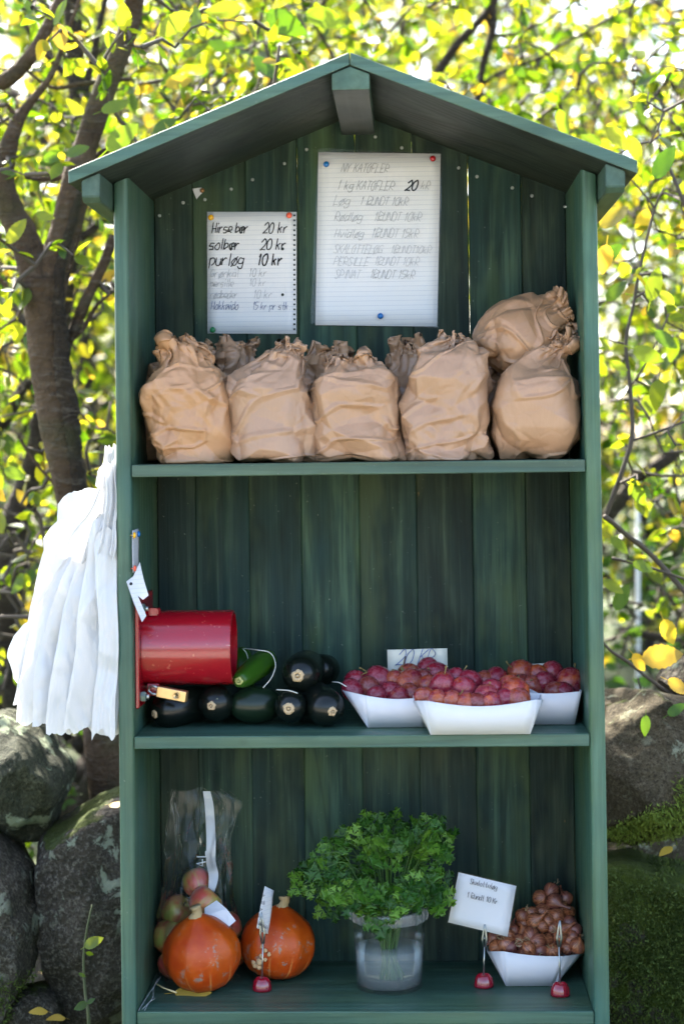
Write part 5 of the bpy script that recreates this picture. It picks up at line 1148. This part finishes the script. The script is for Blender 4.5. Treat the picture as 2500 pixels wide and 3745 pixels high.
# ================================================================ bottom shelf: pumpkins
def pump(label, px, py, rx, ry, Y, stem, seed, warts=0):
    c = PT(px, py, Y); RX = rx*MPP(Y-.03); RZ_ = ry*MPP(Y-.03); n, m = 72, 40; V = []; F = []; g = random.Random(seed)
    for j in range(m+1):
        p = math.pi*j/m
        for k in range(n):
            a = 2*math.pi*k/n; r = math.sin(p)**.9; rib = 1+.022*math.cos(10*a+seed)*math.sin(p); z = math.cos(p)+.16*math.exp(-(p/.30)**2)-.10*math.exp(-((math.pi-p)/.35)**2)*-1
            V.append((r*math.cos(a)*rib*RX, r*math.sin(a)*rib*RX, z*RZ_*.96))
    V = np.array(V); V *= (1+.012*fbm(V, 25, 3, seed))[:, None]
    for j in range(m):
        for k in range(n): a = j*n+k; b = j*n+(k+1) % n; F.append((a, b, b+n, a+n))
    t = thing('pumpkin', label, 'pumpkin', tuple(c), 'hokkaido pumpkins'); BASE[t.name] = Matrix.Identity(4)
    mk('skin', V, F, M_pump, t, True); zt_ = RZ_*1.07
    Q = cr([(0, 0, zt_*.94), (.002, 0, zt_+.007), (.001, .001, zt_+.016)], 4); VV, FF = tube_np(Q, [.0135, .0112, .0092, .0080, .0074, .0077, .0082, .0088, .0092][:len(Q)], 14, True, .13, g); mk('stem', VV, FF, M_cork, t, True)
    t.rotation_euler = stem
    zmn = min((t.rotation_euler.to_matrix() @ Vector(v)).z for v in V); t.location.z = Z3-zmn+.0008
    for i in range(warts):
        a, p = (-1.95+.10*(i % 3)*g.uniform(.5, 1.5), 1.45+.09*i) if i < 5 else (-2.05+g.uniform(-.12, .12), 2.0+g.uniform(-.1, .1))
        w_ = Vector((math.sin(p)**.9*math.cos(a)*RX, math.sin(p)**.9*math.sin(a)*RX, math.cos(p)*RZ_*.96)); q_ = .0035 if i < 5 else .0055
        bm = bmesh.new(); bmesh.ops.create_icosphere(bm, subdivisions=2, radius=q_); 
        for v in bm.verts: v.co = v.co*(1+.2*g.uniform(-1, 1))+w_
        bmo('wart', bm, M_wart, t, True)
    return t
pump('bright orange pumpkin with grey scuffs, nearest the left wall', 463, 2184, 89, 88, .115, (math.radians(8), math.radians(-10), .4), 3)
pump('deeper orange pumpkin with tan warts behind the first clip holder', 637, 2153, 86, 82, .185, (math.radians(-2), math.radians(8), 0), 9, 9)
# yellow leaf in front of the pumpkin
a, b = PZ(372, 2262, Z3+.006), PZ(478, 2285, Z3+.004)
yl = near_leaf(T1.t, np.array(PZ(400, 2277, Z3+.003)), np.array((1, -.08, .0)), np.array((.0, -.55, .8)), 80*MPP(.04), 3); yl.parent = None; yl.matrix_parent_inverse = Matrix.Identity(4); yl.name = 'fallen_leaf'; yl.data = LEAFM[3].copy(); yl.data.materials[0] = M_yleaf; tag(yl, 'curled yellow leaf lying in front of the left pumpkin', 'leaf')
tube('petiole', [PT(357, 2256, .09), PT(375, 2266, .07), PT(405, 2277, .05)], .0012, plain('pale_petiole', (.55, .45, .22), .7), None, 6); o = bpy.data.objects['petiole']; o.parent = yl; o.matrix_parent_inverse = yl.matrix_basis.inverted()

# ================================================================ apples in a clear bag
for k, (px, py, r, Y) in enumerate(((452, 2026, 34, .205), (470, 2072, 38, .17), (408, 2092, 38, .215), (392, 2150, 42, .20), (400, 2218, 38, .18), (520, 2128, 36, .20), (455, 2130, 40, .235), (530, 2190, 34, .225))):
    c = PT(px, py, Y); R = r*MPP(Y); c.z = max(c.z, Z3+R*.93); V, F = lathe_np([(.001, -.78), (.18, -.86), (.45, -.88), (.75, -.66), (.96, -.2), (1., .2), (.88, .58), (.62, .80), (.32, .84), (.12, .74), (.001, .62)], 28)
    o = mk('apple', [(x*R, y*R, z*R) for x, y, z in V], F, M_apple, None, True); o.location = c; o.rotation_euler = (rnd.uniform(-.9, .5), rnd.uniform(-.6, .6), rnd.uniform(0, 6))
    tag(o, ['topmost apple inside the clear plastic bag', 'apple with its red side out, second from the top in the clear bag'][k] if k < 2 else ['', '', 'leftmost apple beside the topmost two in the clear bag', 'apple at the left wall just above the orange pumpkin, in the bag', 'lowest apple in the clear bag, left of the orange pumpkin', 'apple in the clear bag under the white paper slip', 'apple in the middle of the clear bag, behind the pumpkin stem', 'apple in the clear bag between the two pumpkins'][k], 'apple', 'apples in the clear bag')
    tube('stalk', [(0, 0, .6*R), (.06*R, 0, .95*R)], .0012, M_twig, o, 5); 
cbg = thing('clear_bag', 'crinkled clear plastic bag of apples marked 4L, at the left wall', 'plastic bag', tuple(PT(455, 2260, .2)))
rows = [(2255, 372, 548), (2200, 366, 552), (2120, 372, 545), (2060, 380, 532), (1990, 388, 528), (1920, 392, 530), (1870, 392, 540), (1840, 388, 545), (1816, 392, 520)]
C = cr(np.array(rows, float), 14); nh = len(C); nt = 150; th = np.linspace(0, 2*math.pi, nt, endpoint=False); V = np.zeros((nh, nt, 3))
for i in range(nh):
    y, xl, xr = C[i]; c = PT((xl+xr)/2, y, .2); hx = (xr-xl)/2*MPP(.2); q = min(1, max(0, (2120-y)/250)); dy = .058*(1-q)+.012*q
    pl_ = 1+.06*np.sin(5*th+y*.008)+.04*np.sin(11*th+1+y*.004)+.02*np.sin(23*th); V[i] = np.stack([c.x+np.cos(th)*hx*pl_, c.y+np.sin(th)*dy*pl_, np.full(nt, max(c.z, Z3+.001))+(q*.004*np.sin(5*th))], 1)
P = V.reshape(-1, 3); cen = np.repeat(V.mean(1), nt, 0); N = P-cen; N[:, 2] = 0; N /= np.linalg.norm(N, axis=1)[:, None]+1e-9
U_ = np.column_stack([np.tile(th, nh)*.06+fbm(P, 8, 1, 3)*.01, P[:, 2]*.38+fbm(P, 8, 1, 4)*.006]); P = P+N*(crease(U_, .024, 5)*.007+crease(U_*np.array([1., 1.6]), .011, 6)*.0026)[:, None]; P[:, 0] = np.maximum(P[:, 0], -WI+.002); P[:, 1] = np.minimum(P[:, 1], D_IN-.003)
i = np.arange((nh-1)*nt).reshape(nh-1, nt); F = np.stack([i, np.roll(i, -1, 1), np.roll(i, -1, 1)+nt, i+nt], -1).reshape(-1, 4); fastmesh('film', P, F, M_film, cbg)
Yk = .185; M_strip = clear('milky_label_strip', (.9, .93, .96), .15, .55, .3, 60, .4, .003)
ss = cr([(474, 1815, 17), (480, 1850, 20), (484, 1920, 21), (484, 1975, 22), (490, 2010, 22), (484, 2050, 14), (484, 2062, 12)], 5); V = []; F = []
for k, (x, y, w_) in enumerate(ss): V += [PT(x-w_/2, y, Yk-.004*math.sin(k*.6)), PT(x+w_/2, y, Yk-.004*math.cos(k*.5))]
F = [(2*k, 2*k+1, 2*k+3, 2*k+2) for k in range(len(ss)-1)]; mk('label_strip', V, F, M_strip, cbg, True)
def seg(name, pts, w_, mat, parent):
    V, F = tube_np([tuple(p) for p in pts], w_, 4); return mk(name, V, F, mat, parent)
M_wp = plain('white_print', (.62, .66, .68), .6); y4 = .150
def q4(x, y): return PT(400/K+x*.5421/K, 2700/K+y*.5421/K, y4)
mk_ = []
for pts in ([(650, 828), (585, 845), (628, 862), (628, 812)], [(650, 762), (592, 760), (592, 760)], [(650, 790), (588, 790), (588, 765)][0:0]):
    if pts: mk_.append([q4(*p) for p in pts])
V = []; F = []
for pts in [[(585, 848), (650, 830), (618, 858), (618, 812)][0:0] or [(650, 833), (588, 846), (628, 862), (628, 815)], [(590, 800), (650, 800), (650, 762)]]:
    v_, f_ = tube_np([tuple(q4(*p)) for p in pts], .0009, 4, off=len(V)); V += list(v_); F += list(f_)
mk('printed_mark', V, F, M_wp, cbg)
mk('paper_slip', [PT(469, 2083, .14), PT(497, 2065, .145), PT(520, 2085, .13), PT(541, 2112, .125), PT(526, 2125, .12), PT(470, 2100, .128)], [(0, 1, 2, 5), (2, 3, 4, 5)], M_card, cbg)

# ================================================================ memo clips
def clip_holder(label, base, wire_top, cliptop, Y=None):
    b = PZ(*base, Z3) if Y is None else PT(*base, Y); b.z = Z3; t = thing('memo_clip', label, 'clip holder', tuple(b), 'memo clip holders'); r = 22.5*MPP(b.y)
    n, m = 28, 9; V = []; F = []
    for j in range(m+1):
        a = math.pi/2*j/m
        for k in range(n): q = 2*math.pi*k/n; V.append((b.x+r*math.cos(q)*math.cos(a)**.55, b.y+r*.8*math.sin(q)*math.cos(a)**.55, b.z+.0006+r*1.42*math.sin(a)**1.05*(.92+.06*math.cos(2*q))))
    for j in range(m):
        for k in range(n): c = j*n+k; d = j*n+(k+1) % n; F.append((c, d, d+n, c+n))
    F.append(tuple(range(n))[::-1]); mk('weight', V, F, M_redplastic, t, True)
    w1 = PT(*wire_top, b.y); tube('wire', [(b.x, b.y, b.z+r*1.2), w1], .0013, M_steel, t, 8)
    c1 = PT(*cliptop, b.y); ax_ = (c1-w1); L = ax_.length; ax_.normalize()
    for s in (-1, 1):
        side = Vector((s, 0, 0)); pts = [w1+side*.0012, w1+ax_*L*.35+side*.0035, w1+ax_*L*.75+side*.0016, c1+side*.0006]
        V, F = tube_np([tuple(p) for p in pts], [.0016, .0022, .0016, .0010], 6); mk('jaw', V, F, M_steel, t, True)
    tube('rivet', [w1+ax_*L*.4+Vector((0, -.004, 0)), w1+ax_*L*.4+Vector((0, .003, 0))], .0014, M_steel, t, 8)
    return b.y
y1_ = clip_holder('memo clip with a red weight in front of the right pumpkin, holding a narrow slip', (601, 2272), (603, 2165), (599, 2092))
sl_ = thing('price_slip', 'narrow white slip with handwriting held up in front of the right pumpkin', 'price slip', tuple(PT(600, 2140, y1_)))
sheet('paper', [PT(606, 2032, y1_-.002), PT(628, 2043, y1_+.02), PT(614, 2143, y1_+.02), PT(588, 2128, y1_-.002)], M_note, sl_, 6, .001, 2)
for k, ty in enumerate((2050, 2066, 2082, 2098, 2114)): write('writing', ['kr', 'stk', 'pr', 'kg', 'Hokkaido'][k], PT(601-k*2.6, ty+6, y1_-.006), PT(628, 2043, y1_)-PT(606, 2032, y1_), Vector((.15, 0, 1)), 9*MPP(y1_), .0006, M_print, sl_, 50+k, squeeze=.5)
y2_ = clip_holder('memo clip with a red weight holding the shallot price card', (1109, 2264), (1110, 2172), (1111, 2120))
pc_ = thing('price_card', 'laminated white card reading Skalotteloeg 1 Bundt 10 Kr beside the shallots', 'price card', tuple(PT(1100, 2140, y2_)))
cq = [(1051, 2001), (1183, 2032), (1163, 2148), (1027, 2115)]
sheet('card', [PT(x, y, y2_+.001) for x, y in cq], M_card, pc_, 6, .0008, 4, .0006)
uxc = PT(1183, 2032, y2_)-PT(1051, 2001, y2_); uyc = PT(1051, 2001, y2_)-PT(1027, 2115, y2_)
for tx, x, y, h in (('Skalotteløg', 1077, 2027, 12), ('1 Bundt 10 Kr', 1071, 2058, 12)):
    write('print', tx, PT(x, y, y2_-.0022), uxc, uyc, h*MPP(y2_), .00062, M_print, pc_, 60, 0, .70, 0., serif=True)
sheet('laminate', [PT(x, y, y2_-.003) for x, y in ((1050, 1998), (1186, 2030), (1165, 2152), (1024, 2118))], M_sleeve, pc_, 8, .001, 4, .0001)
clip_holder('empty memo clip with a red weight in front of the shallot tray', (1284, 2284), (1281, 2172), (1283, 2112))

# ================================================================ parsley in a bucket of water
Yb = .135; ytop, ybot = 2078, 2254; bb = PT(893, 2254, Yb); bz = Z3+.0008; rb_, rt_ = 75*MPP(Yb), 84*MPP(Yb); hb = PT(893, 2080, Yb).z-bz; bx = bb.x
bk = thing('bucket', 'translucent plastic bucket half full of water under the parsley', 'bucket', (bx, Yb, Z3))
def rb_at(t): return rb_+(rt_-rb_)*t
V, F = lathe_np([(.0005, .004), (rb_*.97, .004), (rb_, .0), (rb_at(.12), .12*hb), (rb_at(.5), .5*hb), (rb_at(.86), .86*hb), (rb_at(.86)+.0022, .862*hb), (rb_at(.98)+.0034, .985*hb), (rb_at(1.)+.0018, hb), (rb_at(.98)-.001, .985*hb)], 64)
mk('wall', [(bx+x, Yb+y, bz+z) for x, y, z in V], F, M_bucket, bk, True)
V = []; F = []; m = 26
for k in range(m):
    a = 2*math.pi*k/m; R1 = rb_at(.92)+.0032; c = Vector((bx+R1*math.cos(a), Yb+R1*math.sin(a), bz+.925*hb)); bm = None; tx_ = Vector((-math.sin(a), math.cos(a), 0)); n_r = Vector((math.cos(a), math.sin(a), 0)); b0 = len(V)
    V += [c-tx_*.0011-Vector((0, 0, .008)), c+tx_*.0011-Vector((0, 0, .008)), c+tx_*.0011+Vector((0, 0, .008))+n_r*.001, c-tx_*.0011+Vector((0, 0, .008))+n_r*.001, c+n_r*.0016-Vector((0, 0, .008)), c+n_r*.0026+Vector((0, 0, .008))]
    F += [(b0, b0+4, b0+5, b0+3), (b0+4, b0+1, b0+2, b0+5)]
mk('rim_ribs', V, F, M_rim, bk)
V, F = lathe_np([(rb_at(.86)+.0026, .855*hb), (rb_at(.98)+.0038, .985*hb), (rb_at(1.)+.0022, 1.003*hb), (rb_at(1.)-.0012, 1.003*hb)], 64); mk('rim', [(bx+x, Yb+y, bz+z) for x, y, z in V], F, M_rim, bk, True)
zw = hb*.50; V, F = lathe_np([(.0005, .006), (rb_*.95, .006), (rb_at(.5)-.0016, zw-.0015), (rb_at(.5)-.0024, zw), (.0005, zw-.0005)], 48); mk('water', [(bx+x, Yb+y, bz+z) for x, y, z in V], F, M_water, bk, True)
ps = thing('parsley_bunch', 'leafy bunch of curly green parsley standing in the bucket', 'parsley', (bx, Yb, bz+.01))
def leaflet(seed):
    """a flat parsley leaf of three deeply cut lobes; unit size about 1"""
    g = random.Random(seed); V = []; F = []
    def lobe(o, ang, L, wd):
        c, s = math.cos(ang), math.sin(ang); pts = [(0, 0), (.07, .12), (.16, .34), (.50, .50), (.22, .52), (.62, .84), (.26, .76), (.22, 1.0), (.09, .88), (.0, 1.12)]
        left = [(-x*wd*g.uniform(.85, 1.15), y*L) for x, y in pts[1:-1]]; right = [(x*wd*g.uniform(.85, 1.15), y*L) for x, y in pts[1:-1]]
        b0 = len(V); mid = [(0, 0)]+[(0, y) for _, y in right]+[(0, 1.06*L)]; cur = g.uniform(-.35, .1)
        def put(x, y): X = o[0]+c*x-s*y; Y = o[1]+s*x+c*y; V.append((X, Y, cur*y*y+.25*abs(x)))
        for p in mid: put(*p)
        nl = len(mid)
        for p in left: put(*p)
        for p in right: put(*p)
        n = len(left)
        F.append((b0, b0+1, b0+nl)); F.append((b0, b0+nl+n, b0+1))
        for i in range(n-1): F.append((b0+1+i, b0+2+i, b0+nl+i+1, b0+nl+i)); F.append((b0+1+i, b0+nl+n+i, b0+nl+n+i+1, b0+2+i))
        F.append((b0+n, b0+n+1, b0+nl+n-1)); F.append((b0+n, b0+nl+n+n-1, b0+n+1))
    lobe((0, .36), 0, .70, .50); lobe((.02, .30), 1.05, .58, .46); lobe((-.02, .30), -1.05, .58, .46); lobe((0, .0), 1.35, .48, .38); lobe((0, .0), -1.35, .48, .38)
    me = bpy.data.meshes.new('leaf'); me.from_pydata(V, [], F); me.shade_smooth(); me.materials.append(M_parsley); return me
LFM = [leaflet(k) for k in range(6)]; g = np.random.default_rng(77); cnt = 0
def pleaf(p, d, n, s):
    global cnt
    X, Yv, Z = frames(np.array([d], float), np.array([n], float)); M = Matrix(((X[0][0], Yv[0][0], Z[0][0], p[0]), (X[0][1], Yv[0][1], Z[0][1], p[1]), (X[0][2], Yv[0][2], Z[0][2], p[2]), (0, 0, 0, 1))) @ Matrix.Scale(s, 4)
    o = bpy.data.objects.new('leaf', LFM[cnt % 6]); COL.objects.link(o); o.parent = ps; o.matrix_parent_inverse = BASE[ps.name].inverted(); o.matrix_basis = M; cnt += 1
tips = [(690, 2020), (672, 2035), (730, 1990), (720, 1955), (745, 2045), (735, 2090), (775, 1960), (790, 2070), (800, 2010), (815, 1900), (840, 1875), (850, 1940), (862, 2030), (845, 1985), (880, 1890), (890, 1960), (905, 2040), (880, 2085), (870, 2135), (925, 1920), (950, 1895), (960, 1960), (945, 2010), (985, 1890), (1010, 1885), (1035, 1900), (1020, 1945), (1040, 1930), (1000, 1985), (1010, 2030), (980, 2050), (1020, 2075), (1028, 2040), (770, 2005), (760, 1930), (700, 1985), (930, 2070), (820, 2050), (910, 1880), (975, 1935), (790, 1925), (860, 1915)]
tips = [(885+(x-885)*(.86 if x > 800 else .9), 1990+(y-1990)*.9) for x, y in tips]; tips += [(838, 2072), (872, 2110), (925, 2068), (800, 2062), (775, 2050), (900, 2050), (955, 2062), (985, 2050), (850, 2045)]
for k in range(8):
    a_ = g.uniform(0, 6.28); q_ = math.sqrt(g.uniform(.0, 1)); tips.append((875+150*q_*math.cos(a_), 1995+95*q_*math.sin(a_)))
for k, (tx, ty) in enumerate(tips):
    out = abs(tx-890)/170; Yk_ = Yb+(g.uniform(-.09, .085) if k < 42 else g.uniform(-.10, -.06))*(1-.35*out); tip = np.array(PT(tx, ty, Yk_)); a = g.uniform(0, 6.28); r_ = g.uniform(0, .03)
    foot = np.array((bx+.6*r_*math.cos(a)+(tip[0]-bx)*-.12, Yb+.6*r_*math.sin(a), bz+.012)); rim = np.array((bx+(tip[0]-bx)*.28, Yb+(tip[1]-Yb)*.35, bz+hb*.98)); rim[2] = max(rim[2], 0)
    mid = (rim+tip)/2+np.array((0, 0, .022+.02*out)); Q = cr([foot, rim, mid, tip], 6); 
    V, F = tube_np(Q, np.linspace(.0017, .0008, len(Q)), 5, False); mk('stem', V, F, M_pstem, ps, True)
    dr = Q[-1]-Q[-3]; dr /= np.linalg.norm(dr); d0 = dr*.6+np.array((0, -.25, -.15)); 
    for j, (pos, ang, sz) in enumerate(((-1, 0, 1.), (-2, .9, .85), (-2, -.9, .85), (-4, 1.1, .75), (-4, -1.1, .75))):
        if k % 3 and j > 2 and k < 42: continue
        p = Q[pos]; side = np.cross(dr, np.array((0, -1, .4))); side /= np.linalg.norm(side)+1e-9
        d = d0*math.cos(ang)+side*math.sin(ang)+g.normal(0, .28, 3); pos2 = p+(d/np.linalg.norm(d))*(.006 if j else 0)
        nrm = np.array((0, -.85, .65))+g.normal(0, .36, 3); pleaf(pos2, d, nrm, sz*g.uniform(.026, .037)*(1 if Yk_ < Yb else .95))
# ================================================================ shallots in the right tray
def c8(x, y): return ((1050+x*.797)/K, (2850+y*.797)/K)
YS, _ = tray('white card tray heaped with shallots in the lower right corner', c8(1003, 947), c8(1222, 954), c8(990, 790), c8(1268, 812), c8(916, 790), c8(1352, 800), .10, Z3, None, 4)
def shal_mesh(seed):
    g = random.Random(seed); pr = [(.05, -1.02), (.22, -.98), (.55, -.82), (.86, -.5), (1., -.1), (.95, .25), (.74, .58), (.46, .85), (.26, 1.10), (.17, 1.40), (.12, 1.75), (.16, 1.95)]
    V, F = lathe_np(pr, 22); V = np.array(V); V *= (1+.05*fbm(V+seed*5, 1.3, 3, seed))[:, None]; t = np.clip((V[:, 2]-.8)/1.2, 0, 1); V[:, 0] += t*t*g.uniform(-.5, .5); V[:, 1] += t*t*g.uniform(-.5, .5)
    me = bpy.data.meshes.new('shallot'); me.from_pydata([tuple(v) for v in V], [], F); me.shade_smooth(); me.materials.append(M_shal); return me
def roots_mesh(seed):
    g = random.Random(seed); V = []; F = []
    for k in range(9):
        a = g.uniform(0, 6.28); L = g.uniform(.35, .9); p = [(.1*math.cos(a), .1*math.sin(a), -.95), (.3*math.cos(a), .3*math.sin(a), -.95-L*.4), (.45*math.cos(a+g.uniform(-.8, .8)), .45*math.sin(a), -.95-L)]
        v, f = tube_np(cr(p, 3), .03, 4, False, off=len(V)); V += list(v); F += f
    me = bpy.data.meshes.new('roots'); me.from_pydata([tuple(v) for v in V], [], F); me.materials.append(M_root); return me
SHM = [shal_mesh(k) for k in range(5)]; RTM = [roots_mesh(k) for k in range(3)]; g = random.Random(5)
SH = [(1210, 510), (1160, 545), (1225, 562), (1275, 547), (1120, 612), (1170, 607), (1235, 627), (1288, 610), (1075, 627), (1080, 667), (1132, 652), (1035, 692), (1170, 675), (1218, 682), (1262, 692), (1292, 662), (1322, 692), (945, 726), (1000, 756), (1060, 745), (1115, 715), (1192, 736), (1250, 722), (1045, 788), (1106, 778), (1160, 790), (1220, 790), (1282, 777), (1332, 765), (962, 770), (1150, 826), (1302, 742), (1010, 720), (1085, 700), (1145, 745), (1240, 762), (1020, 770), (1090, 800), (1195, 650), (1255, 585), (1310, 720), (1070, 770)]
shn = rowlabels(SH, 4, 'shallot', 'the heap')
for i, (x, y) in enumerate(SH):
    px, py = c8(x, y); Y = YS+.012+max(0, (800-y)/300)*.085+(.01 if i % 2 else 0); R = g.uniform(30, 42)*.5*MPP(Y); 
    o = bpy.data.objects.new('shallot', SHM[i % 5]); COL.objects.link(o); o.location = PT(px, py, Y); o.scale = (R,)*3
    o.rotation_euler = (g.uniform(.3, 2.6), g.uniform(-1.0, 1.0), g.uniform(0, 6.28)); tag(o, shn[i], 'shallot', 'shallots in the card tray')
    if i % 2 == 0: s = bpy.data.objects.new('roots', RTM[i % 3]); COL.objects.link(s); s.parent = o
o.location = o.location
# cobweb in the left corner of the bottom shelf
V = []; F = []
for pts in ([(318, 2318, .0), (345, 2275, .06), (370, 2240, .12)], [(326, 2316, .003), (350, 2290, .03), (352, 2268, .07), (362, 2245, .1)], [(332, 2318, .004), (342, 2300, .02), (356, 2290, .04)]):
    Q = cr([tuple(PT(*p)) for p in pts], 6); Q[:, 2] = np.maximum(Q[:, 2], Z3+.001); v, f = tube_np(Q, .00035, 4, False, off=len(V)); V += list(v); F += f
o = mk('cobweb', V, F, M_web); tag(o, 'thin grey cobweb in the left front corner of the bottom shelf', 'cobweb')
# sapling and fallen leaves by the left stones
sp_ = thing('sapling', 'young green shoot with tiny leaves in front of the granite stone', 'shoot', tuple(PT(205, 2400, .30)))
tube('stem', cr([tuple(PT(*p)) for p in ((208, 2470, .30), (203, 2330, .30), (196, 2280, .31), (192, 2200, .32), (200, 2130, .32), (212, 2075, .33))], 6), np.linspace(.0034, .0015, 31), plain('shoot_bark', (.07, .08, .028), .7), sp_, 8)
for k, q in enumerate(((200, 2300, 172, 2315), (200, 2302, 218, 2290), (194, 2172, 232, 2150), (198, 2185, 215, 2190), (196, 2240, 180, 2232))):
    o = hero(sp_, *q, .30, k=k)
for k, (px, py, Y) in enumerate(((250, 1845, .45), (110, 2320, .4), (150, 2335, .42), (95, 2230, .9), (100, 2010, 1.1), (1540, 1942, .5))):
    o = near_leaf(T1.t, np.array(PT(px, py, Y)), np.array((math.cos(k*2.1), -.4, math.sin(k)*.2)), np.array((.1, -.5, .9)), .032, k); o.parent = None; o.matrix_parent_inverse = Matrix.Identity(4); o.name = 'fallen_leaf'; o.data = LEAFM[k].copy(); o.data.materials[0] = M_yleaf
    tag(o, ['yellow leaf caught on top of the tall granite stone', 'yellow leaf on the ground in the lower left corner', 'orange-yellow leaf on the ground at the foot of the granite stone', 'yellow leaf in the dark gap between the left stones', 'yellow leaf in the upper part of the gap between the left stones', 'dry leaf in the gap between the right-hand stones'][k], 'leaf', 'fallen leaves')
